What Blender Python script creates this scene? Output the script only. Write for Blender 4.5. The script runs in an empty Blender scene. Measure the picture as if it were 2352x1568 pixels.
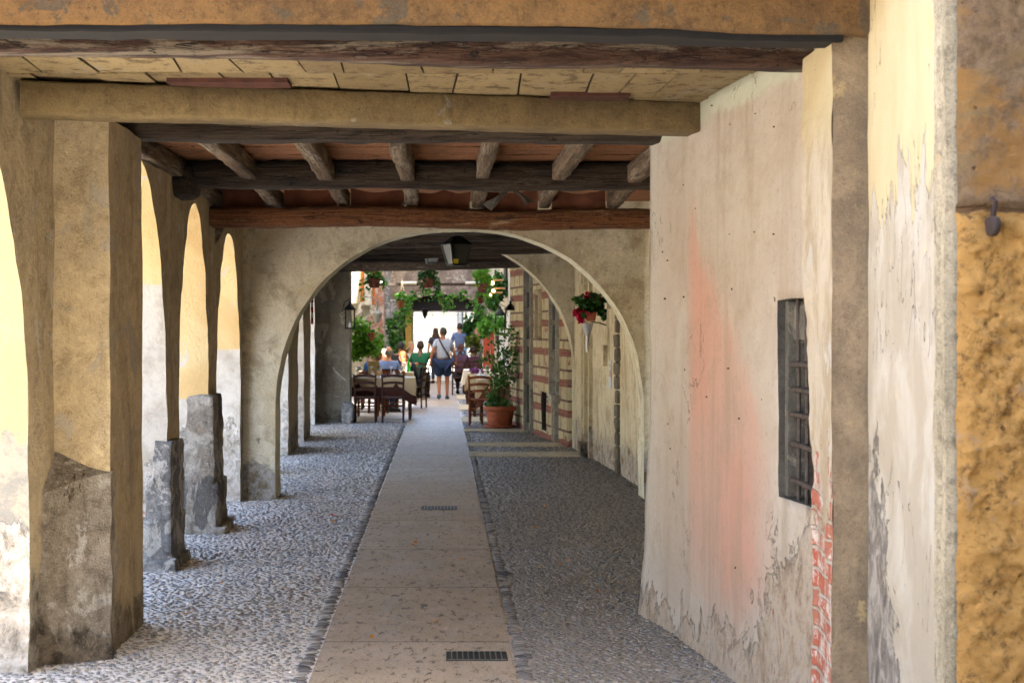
import bpy, math, random
import numpy as np
from mathutils import Vector, Matrix, noise as mn
random.seed(7); rng = np.random.default_rng(7)
R = math.radians
S = bpy.context.scene
COL = S.collection
# ---------------------------------------------------------------- camera, sky, sun, exposure
F = 3266.7                    # focal length in units of a 2352 wide picture
cam = bpy.data.cameras.new('camera'); camo = bpy.data.objects.new('camera', cam); COL.objects.link(camo)
camo.location = (0, 0, 1.7); camo.rotation_euler = (R(90), 0, 0)
cam.sensor_width = 36; cam.lens = 50; cam.shift_x = 0.068; cam.shift_y = -0.0119
cam.clip_start = 0.1; cam.clip_end = 800
cam.dof.use_dof = True; cam.dof.focus_distance = 9.5; cam.dof.aperture_fstop = 5.6
S.camera = camo
SUN_EL, SUN_AZ = R(58), R(150)          # azimuth clockwise from +Y
sdir = Vector((math.sin(SUN_AZ)*math.cos(SUN_EL), math.cos(SUN_AZ)*math.cos(SUN_EL), math.sin(SUN_EL)))
w = bpy.data.worlds.new('World'); S.world = w; w.use_nodes = True
wn = w.node_tree.nodes; sky = wn.new('ShaderNodeTexSky'); sky.sky_type = 'NISHITA'; sky.sun_disc = False
sky.sun_elevation = SUN_EL; sky.sun_rotation = SUN_AZ; sky.air_density = 1.0; sky.dust_density = 1.6; sky.ozone_density = 1.0
w.node_tree.links.new(sky.outputs[0], wn['Background'].inputs[0]); wn['Background'].inputs[1].default_value = 0.15
sl = bpy.data.lights.new('sun', 'SUN'); sl.energy = 4.0; sl.angle = R(0.5); sl.color = (1, .94, .84)
slo = bpy.data.objects.new('sun', sl); COL.objects.link(slo); slo.rotation_euler = sdir.to_track_quat('Z', 'Y').to_euler()
slo.location = (0, 0, 30)
vs = S.view_settings; vs.view_transform = 'Standard'; vs.look = 'None'; vs.gamma = 1; vs.exposure = 3.88; vs.use_curve_mapping = False
cy = S.cycles; cy.use_denoising = True
try: cy.denoiser = 'OPENIMAGEDENOISE'
except Exception: pass
try: cy.denoising_prefilter = 'ACCURATE'
except Exception: pass
cy.max_bounces = 9; cy.diffuse_bounces = 7; cy.glossy_bounces = 3; cy.transmission_bounces = 4; cy.transparent_max_bounces = 8
cy.sample_clamp_indirect = 8; cy.caustics_reflective = False; cy.caustics_refractive = False

def at(x, y, Y): return Vector(((x-1016)*Y/F, Y, 1.7-(y-756)*Y/F))   # a measured bearing at a known distance
# ---------------------------------------------------------------- materials
def lin(r, g, b, k=1.0):
    f = lambda v: ((v/255+.055)/1.055)**2.4 if v > 10 else v/255/12.92
    return (f(r)*k, f(g)*k, f(b)*k, 1)
class M:
    def __init__(s, name):
        s.m = bpy.data.materials.new(name); s.m.use_nodes = True; s.t = s.m.node_tree; s.t.nodes.clear()
        s.o = s.t.nodes.new('ShaderNodeOutputMaterial'); s.p = s.t.nodes.new('ShaderNodeBsdfPrincipled')
        s.t.links.new(s.p.outputs[0], s.o.inputs[0]); s.g = s.t.nodes.new('ShaderNodeNewGeometry')
        s.pos = s.g.outputs['Position']; s.isl = s.g.outputs['Random Per Island']; s._xyz = None
        s.p.inputs['Specular IOR Level'].default_value = 0.3
    def L(s, v, inp):
        if isinstance(v, bpy.types.NodeSocket): s.t.links.new(v, inp)
        elif isinstance(v, (int, float)) and hasattr(inp.default_value, '__len__'): inp.default_value = (v, v, v, 1)[:len(inp.default_value)]
        else: inp.default_value = v
    def xyz(s):
        if s._xyz is None:
            n = s.t.nodes.new('ShaderNodeSeparateXYZ'); s.L(s.pos, n.inputs[0]); s._xyz = n.outputs
        return s._xyz
    def vec(s, sc, off=(0, 0, 0)):
        n = s.t.nodes.new('ShaderNodeVectorMath'); n.operation = 'MULTIPLY_ADD'
        s.L(s.pos, n.inputs[0]); n.inputs[1].default_value = sc; n.inputs[2].default_value = off; return n.outputs[0]
    def noise(s, sc, det=4, ro=.55, dist=0, off=(0, 0, 0)):
        n = s.t.nodes.new('ShaderNodeTexNoise')
        v = (sc, sc, sc) if not isinstance(sc, tuple) else sc
        s.L(s.vec(v, off), n.inputs['Vector']); n.inputs['Scale'].default_value = 1
        n.inputs['Detail'].default_value = det; n.inputs['Roughness'].default_value = ro; n.inputs['Distortion'].default_value = dist
        return n.outputs[0]
    def vor(s, sc, feat='F1', rnd=1, out=0):
        n = s.t.nodes.new('ShaderNodeTexVoronoi'); n.feature = feat
        v = (sc, sc, sc) if not isinstance(sc, tuple) else sc
        s.L(s.vec(v), n.inputs['Vector']); n.inputs['Scale'].default_value = 1; n.inputs['Randomness'].default_value = rnd
        return n.outputs[out]
    def th(s, op, a, b=0.0, cl=False):
        n = s.t.nodes.new('ShaderNodeMath'); n.operation = op; n.use_clamp = cl; s.L(a, n.inputs[0]); s.L(b, n.inputs[1]); return n.outputs[0]
    def mr(s, v, a, b, c=0., d=1., smooth=True):
        n = s.t.nodes.new('ShaderNodeMapRange'); n.interpolation_type = 'SMOOTHSTEP' if smooth else 'LINEAR'
        s.L(v, n.inputs[0]); s.L(a, n.inputs[1]); s.L(b, n.inputs[2]); s.L(c, n.inputs[3]); s.L(d, n.inputs[4]); return n.outputs[0]
    def mix(s, f, a, b, mode='MIX'):
        n = s.t.nodes.new('ShaderNodeMix'); n.data_type = 'RGBA'; n.blend_type = mode
        s.L(f, n.inputs[0]); s.L(a, n.inputs[6]); s.L(b, n.inputs[7]); return n.outputs[2]
    def ramp(s, v, st, const=False):
        n = s.t.nodes.new('ShaderNodeValToRGB'); s.L(v, n.inputs[0]); e = n.color_ramp.elements
        if const: n.color_ramp.interpolation = 'CONSTANT'
        while len(e) < len(st): e.new(.5)
        for k, (p, c) in enumerate(st):
            e[k].position = p; e[k].color = c if hasattr(c, '__len__') else (c, c, c, 1)
        return n.outputs[0]
    def bump(s, h, d=.01, st=1.0):
        n = s.t.nodes.new('ShaderNodeBump'); s.L(h, n.inputs['Height']); n.inputs['Distance'].default_value = d
        n.inputs['Strength'].default_value = st; s.L(n.outputs[0], s.p.inputs['Normal'])
    def fin(s, col, ro=.85, h=None, d=.01):
        s.L(col, s.p.inputs['Base Color']); s.L(ro, s.p.inputs['Roughness'])
        if h is not None: s.bump(h, d)
        return s.m

def plaster(name, a, b, c=None, low=None, lowz=.6, lowamp=.8, dark=(90, 80, 65), k=.62, cover=.5, vs=2.2, bmp=.012, streak=.35, off=0, peel=None, peelat=.62):
    """mottled lime plaster: two body tones, cloudy patches, run marks, damp foot, flaked coat"""
    m = M(name); z = m.xyz()[2]; o = (off, off*1.7, off*.6)
    n1 = m.noise(vs*.55, 7, .66, .5, o); n2 = m.noise(vs*2.6, 7, .72, .4, o); n3 = m.noise((vs*3, vs*3, vs*.45), 4, .6, .2, o); n4 = m.noise(22, 4, .7)
    col = m.mix(m.mr(n1, .42, .58), lin(*a, k), lin(*b, k))
    col = m.mix(m.th('MULTIPLY', m.mr(n2, .48, .66), .5), col, lin(*dark, k*1.3)); col = m.mix(m.th('MULTIPLY', m.mr(m.noise(vs*6, 6, .75, .3, o), .52, .64), .28), col, lin(*[min(255, q*1.18) for q in a], k))
    if c: col = m.mix(m.mr(m.noise(vs*1.1, 7, .7, .8, (off+9, 3, 5)), cover+.03, cover+.07), col, lin(*c, k))
    col = m.mix(m.th('MULTIPLY', m.mr(n3, .52, .72), streak), col, lin(*dark, k*.9))
    h = m.th('ADD', m.th('MULTIPLY', n4, .5), m.th('MULTIPLY', n2, 1.2))
    if peel:
        pm = m.mr(m.noise((3.1, 3.1, 1.9), 8, .68, .5, (off+2, 7, 1)), peelat, peelat+.018)
        col = m.mix(pm, col, lin(*peel, k)); h = m.th('SUBTRACT', h, m.th('MULTIPLY', pm, .9))
    if low:
        e = m.th('ADD', m.th('SUBTRACT', lowz, z), m.th('MULTIPLY', m.th('SUBTRACT', m.noise(2.3, 8, .7, .4, o), .5), lowamp*2))
        lm = m.mr(e, -.02, .07)
        lc = m.mix(m.mr(m.noise(9, 6, .7), .4, .65), lin(*low, k), lin(*dark, k))
        col = m.mix(lm, col, lc)
        h = m.th('ADD', h, m.th('MULTIPLY', lm, m.th('SUBTRACT', m.th('MULTIPLY', m.noise(11, 6, .75), 2.4), 2.0)))
    col = m.mix(m.th('MULTIPLY', m.mr(m.noise(48, 5, .8), .57, .68), .6), col, lin(*dark, k*.6))
    g = m.noise(130, 4, .85); col = m.mix(m.th('MULTIPLY', m.mr(g, .53, .66), .45), col, lin(*dark, k*.9)); col = m.mix(m.th('MULTIPLY', m.mr(g, .45, .34), .35), col, lin(*[min(255, q*1.22) for q in a], k))
    g2 = m.noise(14, 8, .82, .3, o); col = m.mix(m.th('MULTIPLY', m.mr(g2, .54, .62), .35), col, lin(*dark, k*1.1))
    return m.fin(col, .9, m.th('ADD', h, m.th('MULTIPLY', g, .35)), bmp*1.25)

def wood(name, a, b, c, axis=0, k=.5, s=1.0, grey=None, gcov=.5, bmp=.01):
    m = M(name); sc = [26*s]*3; sc[axis] = 1.6*s; sc2 = [9*s]*3; sc2[axis] = 1.1*s; sc3 = [70*s]*3; sc3[axis] = 4*s
    n1 = m.noise(tuple(sc), 7, .72, .15); n2 = m.noise(tuple(sc2), 7, .74, .25, (3, 4, 5)); n3 = m.noise(tuple(sc3), 3, .7)
    col = m.ramp(n1, [(.32, lin(*c, k)), (.47, lin(*a, k)), (.6, lin(*b, k)), (.72, lin(*c, k*1.4))])
    if grey: col = m.mix(m.mr(n2, gcov, gcov+.08), col, lin(*grey, k))
    col = m.mix(m.mr(n3, .6, .72), col, lin(*c, k*.7))
    col = m.mix(m.mr(m.noise(7, 7, .8, .2), .58, .66), col, lin(*c, k*.6))
    sc4 = [34*s]*3; sc4[axis] = .9*s; ck = m.noise(tuple(sc4), 3, .5, .2, (7, 7, 7)); cm = m.th('MULTIPLY', m.mr(ck, .485, .5), m.mr(ck, .515, .5)); cm = m.th('MULTIPLY', cm, m.mr(n2, .45, .55)); col = m.mix(m.th('MULTIPLY', cm, .85), col, lin(*c, k*.35))
    sp = m.noise(38, 6, .82); col = m.mix(m.th('MULTIPLY', m.mr(sp, .55, .63), .6), col, lin(*c, k*.6)); col = m.mix(m.th('MULTIPLY', m.mr(sp, .43, .36), .5), col, lin(*[min(255, q*1.35) for q in a], k))
    return m.fin(col, .85, m.th('SUBTRACT', m.th('ADD', n1, m.th('MULTIPLY', n3, .8)), m.th('MULTIPLY', cm, 1.5)), bmp*1.8)

def flat(name, rgb, ro=.6, k=.8, var=.25, metal=0, sc=14, spec=None):
    m = M(name); c = lin(*rgb, k)
    col = m.mix(m.mr(m.noise(sc, 4, .6), .35, .7), c, tuple(v*(1-var) for v in c[:3])+(1,))
    m.p.inputs['Metallic'].default_value = metal
    if spec is not None: m.p.inputs['Specular IOR Level'].default_value = spec
    return m.fin(col, ro)
def leafmat(name, a, b, k=.55):
    m = M(name); col = m.mix(m.isl, lin(*a, k), lin(*b, k)); m.p.inputs['Subsurface Weight'].default_value = 0
    t = m.t.nodes.new('ShaderNodeBsdfTranslucent'); x = m.t.nodes.new('ShaderNodeMixShader'); x.inputs[0].default_value = .4
    m.L(col, t.inputs[0]); m.fin(col, .5); m.t.links.new(m.p.outputs[0], x.inputs[1]); m.t.links.new(t.outputs[0], x.inputs[2]); m.t.links.new(x.outputs[0], m.o.inputs[0])
    return m.m
# ---------------------------------------------------------------- mesh helpers
def dis(v, amp, f, seed=0.0):
    p = Vector(v)*f+Vector((seed, seed*2.1, seed*.7))
    n = mn.noise_vector(p)*1.0+mn.noise_vector(p*2.7)*.45
    return (v[0]+n.x*amp, v[1]+n.y*amp, v[2]+n.z*amp)
class MB:
    def __init__(s): s.v = []; s.f = []; s.mi = []; s.cur = 0
    def add(s, vs, fs):
        b = len(s.v); s.v += [tuple(v) for v in vs]; s.f += [tuple(b+i for i in f) for f in fs]; s.mi += [s.cur]*len(fs)
    def box(s, a, b, mat=None):
        x0, y0, z0 = a; x1, y1, z1 = b
        vs = [(x0, y0, z0), (x1, y0, z0), (x1, y1, z0), (x0, y1, z0), (x0, y0, z1), (x1, y0, z1), (x1, y1, z1), (x0, y1, z1)]
        if mat is not None: vs = [mat @ Vector(v) for v in vs]
        s.add(vs, [(3, 2, 1, 0), (4, 5, 6, 7), (0, 1, 5, 4), (1, 2, 6, 5), (2, 3, 7, 6), (3, 0, 4, 7)])
    def bevbox(s, a, b, c=.01, mat=None):
        x0, y0, z0 = a; x1, y1, z1 = b; vs = []
        for (z, i) in ((z0, c), (z0+c, 0), (z1-c, 0), (z1, c)):
            vs += [(x0+i+(c if i == 0 else 0)*0, y0+i, z), (x1-i, y0+i, z), (x1-i, y1-i, z), (x0+i, y1-i, z)]
        if mat is not None: vs = [mat @ Vector(v) for v in vs]
        fs = [(3, 2, 1, 0), (12, 13, 14, 15)]
        for k in range(3):
            for j in range(4): a_ = k*4+j; b_ = k*4+(j+1) % 4; fs.append((a_, b_, b_+4, a_+4))
        s.add(vs, fs)
    def tube(s, pts, rad, seg=8, cap=True):
        pts = [Vector(p) for p in pts]; n = len(pts)
        rads = rad if hasattr(rad, '__len__') else [rad]*n
        vs = []; up = None
        for i, p in enumerate(pts):
            d = (pts[min(i+1, n-1)]-pts[max(i-1, 0)]).normalized()
            if up is None or abs(d.dot(up)) > .95: up = Vector((0, 0, 1)) if abs(d.z) < .9 else Vector((1, 0, 0))
            a = d.cross(up).normalized(); b = a.cross(d).normalized(); up = b
            for k in range(seg):
                t = 2*math.pi*k/seg; vs.append(p+(a*math.cos(t)+b*math.sin(t))*rads[i])
        fs = [(i*seg+k, i*seg+(k+1) % seg, (i+1)*seg+(k+1) % seg, (i+1)*seg+k) for i in range(n-1) for k in range(seg)]
        if cap: fs += [tuple(range(seg))[::-1], tuple((n-1)*seg+k for k in range(seg))]
        s.add(vs, fs)
    def lathe(s, prof, c=(0, 0, 0), seg=20):
        vs = [(c[0]+r*math.cos(2*math.pi*k/seg), c[1]+r*math.sin(2*math.pi*k/seg), c[2]+z) for r, z in prof for k in range(seg)]
        fs = [(i*seg+k, i*seg+(k+1) % seg, (i+1)*seg+(k+1) % seg, (i+1)*seg+k) for i in range(len(prof)-1) for k in range(seg)]
        fs += [tuple(range(seg))[::-1], tuple((len(prof)-1)*seg+k for k in range(seg))]; s.add(vs, fs)
    def ell(s, c, r, seg=12, rings=8, mat=None, squash=None):
        vs = []
        for i in range(rings+1):
            ph = math.pi*i/rings
            for k in range(seg):
                t = 2*math.pi*k/seg; v = Vector((r[0]*math.sin(ph)*math.cos(t), r[1]*math.sin(ph)*math.sin(t), r[2]*math.cos(ph)))
                if mat is not None: v = mat @ v
                vs.append(v+Vector(c))
        s.add(vs, [(i*seg+k, (i+1)*seg+k, (i+1)*seg+(k+1) % seg, i*seg+(k+1) % seg) for i in range(rings) for k in range(seg)])
    def grid(s, fn, nu, nv, flip=False):
        vs = [fn(i/nu, j/nv) for i in range(nu+1) for j in range(nv+1)]; q = []
        for i in range(nu):
            for j in range(nv):
                a = i*(nv+1)+j; f = (a, a+nv+1, a+nv+2, a+1); q.append(f[::-1] if flip else f)
        s.add(vs, q)
    def rock(s, a, b, n=8, pw=5, amp=.02, fr=6, seed=0):
        """rounded, chipped block filling the box a-b"""
        c = (Vector(a)+Vector(b))/2; h = (Vector(b)-Vector(a))/2
        for ax in range(3):
            for sg in (-1, 1):
                def fn(u, v):
                    q = [0, 0, 0]; q[ax] = sg; q[(ax+1) % 3] = 2*u-1; q[(ax+2) % 3] = 2*v-1
                    L = (sum(abs(t)**pw for t in q))**(1/pw); p = [c[k]+h[k]*q[k]/L for k in range(3)]
                    return dis(p, amp, fr, seed)
                s.grid(fn, n, n, sg < 0)
    def build(s, name, mat, parent=None, smooth=True, org=None, ang=40, disp=None):
        me = bpy.data.meshes.new(name)
        V = s.v
        if disp: V = [dis(v, *disp) for v in V]
        if org is not None: o = Vector(org); V = [tuple(Vector(v)-o) for v in V]
        me.from_pydata(V, [], s.f); mats = mat if isinstance(mat, (list, tuple)) else [mat]
        for m_ in mats: me.materials.append(m_)
        if len(mats) > 1: me.polygons.foreach_set('material_index', s.mi)
        if smooth:
            me.polygons.foreach_set('use_smooth', [True]*len(me.polygons))
            try: me.set_sharp_from_angle(angle=R(ang))
            except Exception: pass
        me.update(); ob = bpy.data.objects.new(name, me); COL.objects.link(ob)
        if org is not None: ob.location = org
        if parent is not None: ob.parent = parent
        return ob
def weld(ob, d=.0005):
    import bmesh
    bm = bmesh.new(); bm.from_mesh(ob.data); bmesh.ops.remove_doubles(bm, verts=bm.verts, dist=d); bmesh.ops.recalc_face_normals(bm, faces=bm.faces); bm.to_mesh(ob.data); bm.free(); return ob
def tag(o, label=None, cat=None, group=None, kind=None):
    if label: o['label'] = label
    if cat: o['category'] = cat
    if group: o['group'] = group
    if kind: o['kind'] = kind
    return o
def thing(name, label, cat, loc=(0, 0, 0), rz=0, group=None):
    o = bpy.data.objects.new(name, None); COL.objects.link(o); o.location = loc; o.rotation_euler = (0, 0, rz); o.empty_display_size = .1
    return tag(o, label, cat, group)
def dup(root, loc=None, rz=None, label=None, scale=None):
    r = root.copy(); COL.objects.link(r)
    if loc is not None: r.location = loc
    if rz is not None: r.rotation_euler = (0, 0, rz)
    if scale: r.scale = (scale,)*3
    if label: r['label'] = label
    for ch in list(root.children):
        c = ch.copy(); COL.objects.link(c); c.parent = r
        for g in list(ch.children):
            d = g.copy(); COL.objects.link(d); d.parent = c
    return r
def timber(mb, p0, p1, w, h, step=.09, amp=.008, seed=0, cham=.18, wob=.012):
    """hewn beam: p0-p1 run along the middle of its underside; w across, h up"""
    p0, p1 = Vector(p0), Vector(p1); d = (p1-p0); L = d.length; d.normalize(); side = d.cross(Vector((0, 0, 1))).normalized(); up = side.cross(d)
    n = max(2, int(L/step)); c = min(w, h)*cham; prof = []
    pts = [(-w/2+c, 0), (0, 0), (w/2-c, 0), (w/2, c), (w/2, h/2), (w/2, h-c), (w/2-c, h), (0, h), (-w/2+c, h), (-w/2, h-c), (-w/2, h/2), (-w/2, c)]
    vs = []
    for i in range(n+1):
        p = p0+d*(L*i/n); wv = mn.noise_vector(p*.9+Vector((seed, 0, 0)))*wob
        for (a, b) in pts:
            q = p+side*(a+wv.x)+up*(b+wv.z); vs.append(dis(q, amp, 7, seed))
    m_ = len(pts); fs = [(i*m_+k, (i+1)*m_+k, (i+1)*m_+(k+1) % m_, i*m_+(k+1) % m_) for i in range(n) for k in range(m_)]
    fs += [tuple(range(m_)), tuple(n*m_+k for k in range(m_))[::-1]]; mb.add(vs, fs)
def arch_wall(mb, u0, u1, ztop, ops, mp, T, step=.09, amp=.012, n2=8, dn=5, jm=1, pw=2.0, seed=0):
    """wall along u with arched openings (ua, ub, spring, crown); mp(u, depth, z) -> xyz; jambs and soffits get material slot jm"""
    ops = sorted(ops); segs = []; u = u0
    for o in ops:
        if o[0] > u+.001: segs.append(('s', u, o[0]))
        segs.append(('o', o[0], o[1], o)); u = o[1]
    if u < u1-.001: segs.append(('s', u, u1))
    cols = []
    def spr(us):     # springing level shared with the neighbours
        L = [o for o in ops if abs(o[1]-us) < .002 or abs(o[0]-us) < .002]; return L[0][2] if L else 1.1
    D = lambda p: dis(p, amp, 3.3, seed)
    for sg in segs:
        if sg[0] == 's':
            a, b = sg[1], sg[2]; n = max(1, int((b-a)/step)); sa, sb = spr(a), spr(b)
            for d in (0, T):
                for (lo, nn) in ((0, 14), (1, n2)):
                    def fn(p, q, d=d, lo=lo):
                        uu = a+(b-a)*p; s_ = sa+(sb-sa)*p; z = s_*q if lo == 0 else s_+(ztop-s_)*q
                        return D(mp(uu, d, z))
                    mb.cur = 0; mb.grid(fn, n, nn, d > 0)
            mb.grid(lambda p, q: D(mp(a+(b-a)*p, T*q, ztop)), n, 1)
        else:
            o = sg[3]; a, b, s_, cr = o[:4]; n = max(10, int((b-a)*3.2/step)); cu = (a+b)/2; hw = (b-a)/2; P = o[4] if len(o) > 4 else pw
            def crv(p):
                t = math.pi*(1-p); uu = cu+hw*math.cos(t); r = max(0, 1-abs((uu-cu)/hw)**P)**(1/P); return uu, s_+(cr-s_)*r
            for d in (0, T):
                def fn(p, q, d=d):
                    uu, zb = crv(p); return D(mp(uu, d, zb+(ztop-zb)*q))
                mb.cur = 0; mb.grid(fn, n, n2, d > 0)
            mb.grid(lambda p, q: D(mp(crv(p)[0], T*q, ztop)), n, 1)
            mb.cur = jm
            mb.grid(lambda p, q: D(mp(crv(p)[0], T*q, crv(p)[1])), n, dn, True)
            if not (len(o) > 5 and 'L' in o[5]): mb.grid(lambda p, q: D(mp(a, T*q, s_*p)), 14, dn, True)
            if not (len(o) > 5 and 'R' in o[5]): mb.grid(lambda p, q: D(mp(b, T*q, s_*p)), 14, dn)
            mb.cur = 0
    for e in (u0, u1):
        if not any(abs(o[0]-e) < .01 or abs(o[1]-e) < .01 for o in ops):
            mb.grid(lambda p, q: D(mp(e, T*q, ztop*p)), 20, 2, e == u0)
def hole_wall(mb, us, zs, holes, mp, T, amp=.01, depth=.2, seed=0, fr=3.3, ends=True):
    D = lambda p: dis(p, amp, fr, seed)
    inh = lambda u, z: any(h[0] < u < h[1] and h[2] < z < h[3] for h in holes)
    V = {}; 
    def face(a, b, c, d): mb.add([D(mp(*a)), D(mp(*b)), D(mp(*c)), D(mp(*d))], [(0, 1, 2, 3)])
    for i in range(len(us)-1):
        for j in range(len(zs)-1):
            u, u2, z, z2 = us[i], us[i+1], zs[j], zs[j+1]
            if not inh((u+u2)/2, (z+z2)/2): face((u, 0, z), (u2, 0, z), (u2, 0, z2), (u, 0, z2))
    for h in holes:
        hu = [u for u in us if h[0]-1e-6 <= u <= h[1]+1e-6]; hz = [z for z in zs if h[2]-1e-6 <= z <= h[3]+1e-6]; dd = h[4] if len(h) > 4 else depth
        mb.cur = h[5] if len(h) > 5 else 0
        for a, b in zip(hz, hz[1:]):
            for k in range(3):
                face((h[0], dd*k/3, a), (h[0], dd*(k+1)/3, a), (h[0], dd*(k+1)/3, b), (h[0], dd*k/3, b))
                face((h[1], dd*(k+1)/3, a), (h[1], dd*k/3, a), (h[1], dd*k/3, b), (h[1], dd*(k+1)/3, b))
        for a, b in zip(hu, hu[1:]):
            for k in range(3):
                face((a, dd*k/3, h[2]), (b, dd*k/3, h[2]), (b, dd*(k+1)/3, h[2]), (a, dd*(k+1)/3, h[2]))
                face((a, dd*(k+1)/3, h[3]), (b, dd*(k+1)/3, h[3]), (b, dd*k/3, h[3]), (a, dd*k/3, h[3]))
            for c, d in zip(hz, hz[1:]): face((a, dd, c), (b, dd, c), (b, dd, d), (a, dd, d))
        mb.cur = 0
    if ends:
        for e in (us[0], us[-1]):
            for j in range(len(zs)-1): face((e, 0, zs[j]), (e, T, zs[j]), (e, T, zs[j+1]), (e, 0, zs[j+1]))
        for i in range(len(us)-1): face((us[i], 0, zs[-1]), (us[i+1], 0, zs[-1]), (us[i+1], T, zs[-1]), (us[i], T, zs[-1]))
        for i in range(len(us)-1): face((us[i], T, zs[0]), (us[i+1], T, zs[0]), (us[i+1], T, zs[-1]), (us[i], T, zs[-1]))
def lsp(a, b, st, extra=()):
    n = max(1, round((b-a)/st)); L = [a+(b-a)*i/n for i in range(n+1)]
    for e in extra:
        L = [v for v in L if abs(v-e) > st*.35 or v in (a, b)]+([e] if a < e < b else [])
    return sorted(set(L))
def leaves(mb, c, r, n, size=.05, shape='ball', seedfn=None, droop=.3):
    for _ in range(n):
        while True:
            q = Vector((random.uniform(-1, 1), random.uniform(-1, 1), random.uniform(-1, 1)))
            if q.length < 1 and (shape != 'shell' or q.length > .55): break
        p = Vector(c)+Vector((q.x*r[0], q.y*r[1], q.z*r[2]))
        d = Vector((random.gauss(0, 1), random.gauss(0, 1), random.gauss(-droop, .8))).normalized()
        s_ = d.cross(Vector((random.gauss(0, 1), random.gauss(0, 1), random.gauss(0, 1)))).normalized(); nn = d.cross(s_)
        L = size*random.uniform(.6, 1.3); W = L*.42
        mb.add([p, p+d*L*.45+s_*W+nn*W*.3, p+d*L, p+d*L*.45-s_*W+nn*W*.3], [(0, 1, 2), (0, 2, 3)])
def interp(pts, t):
    for (a, b), (c, d) in zip(pts, pts[1:]):
        if t <= c: return b+(d-b)*(t-a)/(c-a) if t > a else b
    return pts[-1][1]
# ---------------------------------------------------------------- material set
def reveal_mat():
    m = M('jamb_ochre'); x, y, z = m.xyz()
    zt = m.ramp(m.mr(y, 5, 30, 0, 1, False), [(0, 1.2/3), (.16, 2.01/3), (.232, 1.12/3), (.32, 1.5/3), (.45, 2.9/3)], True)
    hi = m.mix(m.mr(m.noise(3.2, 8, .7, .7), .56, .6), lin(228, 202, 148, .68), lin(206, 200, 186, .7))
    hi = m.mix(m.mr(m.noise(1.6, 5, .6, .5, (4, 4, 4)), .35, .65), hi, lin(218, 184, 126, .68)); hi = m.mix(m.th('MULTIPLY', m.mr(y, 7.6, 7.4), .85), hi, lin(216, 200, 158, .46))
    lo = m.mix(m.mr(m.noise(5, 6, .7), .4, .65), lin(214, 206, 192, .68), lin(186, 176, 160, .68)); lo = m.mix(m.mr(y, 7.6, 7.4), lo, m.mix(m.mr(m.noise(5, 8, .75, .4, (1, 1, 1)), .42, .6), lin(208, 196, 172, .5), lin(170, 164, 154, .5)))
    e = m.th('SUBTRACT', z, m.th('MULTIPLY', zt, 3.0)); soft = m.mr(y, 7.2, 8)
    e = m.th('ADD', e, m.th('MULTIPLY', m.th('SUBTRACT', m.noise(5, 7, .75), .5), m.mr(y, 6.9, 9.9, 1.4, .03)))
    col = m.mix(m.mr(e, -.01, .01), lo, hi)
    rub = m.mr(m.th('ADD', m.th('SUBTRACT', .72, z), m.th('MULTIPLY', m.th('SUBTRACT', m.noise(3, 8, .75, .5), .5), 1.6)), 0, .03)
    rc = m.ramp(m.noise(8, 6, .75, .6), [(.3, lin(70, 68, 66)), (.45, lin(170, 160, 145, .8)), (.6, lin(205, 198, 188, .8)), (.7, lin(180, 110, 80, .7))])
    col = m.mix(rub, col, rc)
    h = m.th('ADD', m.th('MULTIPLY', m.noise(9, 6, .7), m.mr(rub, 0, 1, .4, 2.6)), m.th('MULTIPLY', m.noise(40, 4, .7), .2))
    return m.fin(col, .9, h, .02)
JAMB = reveal_mat()
WALLI = plaster('inner_plaster', (190, 172, 138), (172, 158, 130), (190, 182, 166), low=(180, 172, 156), lowz=.3, lowamp=.7, k=.88, cover=.56, streak=.5)
PILA = plaster('pilaster_plaster', (200, 180, 142), (178, 160, 128), (172, 160, 140), low=(150, 140, 120), lowz=.2, lowamp=.5, k=.8, cover=.52, vs=2.6, off=3, dark=(110, 92, 62))
STONE = plaster('rubble_stone', (184, 172, 154), (150, 138, 120), (204, 196, 184), low=(156, 140, 118), lowz=.22, lowamp=.45, k=.88, cover=.53, vs=5, off=5, bmp=.05, peel=(100, 84, 66), peelat=.6, dark=(78, 66, 52))
GSTONE = plaster('dark_stone', (164, 160, 154), (128, 125, 122), (200, 194, 184), k=.8, cover=.48, vs=5, off=8, bmp=.03, dark=(50, 50, 52))
ARCHM = plaster('arch_plaster', (192, 184, 162), (178, 166, 138), (164, 154, 134), low=(158, 152, 144), lowz=.45, lowamp=.8, k=.95, cover=.62, vs=1.6, off=11, dark=(100, 88, 66), streak=.25)
SOFF = plaster('soffit_plaster', (210, 204, 176), (196, 188, 158), k=.9, off=14, vs=2)
RW = plaster('right_plaster', (206, 196, 164), (194, 182, 150), (205, 198, 180), low=(196, 186, 168), lowz=.35, lowamp=.55, k=.85, cover=.6, vs=2, off=17, dark=(128, 104, 70), streak=.55, peel=(170, 160, 138), peelat=.66)
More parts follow.
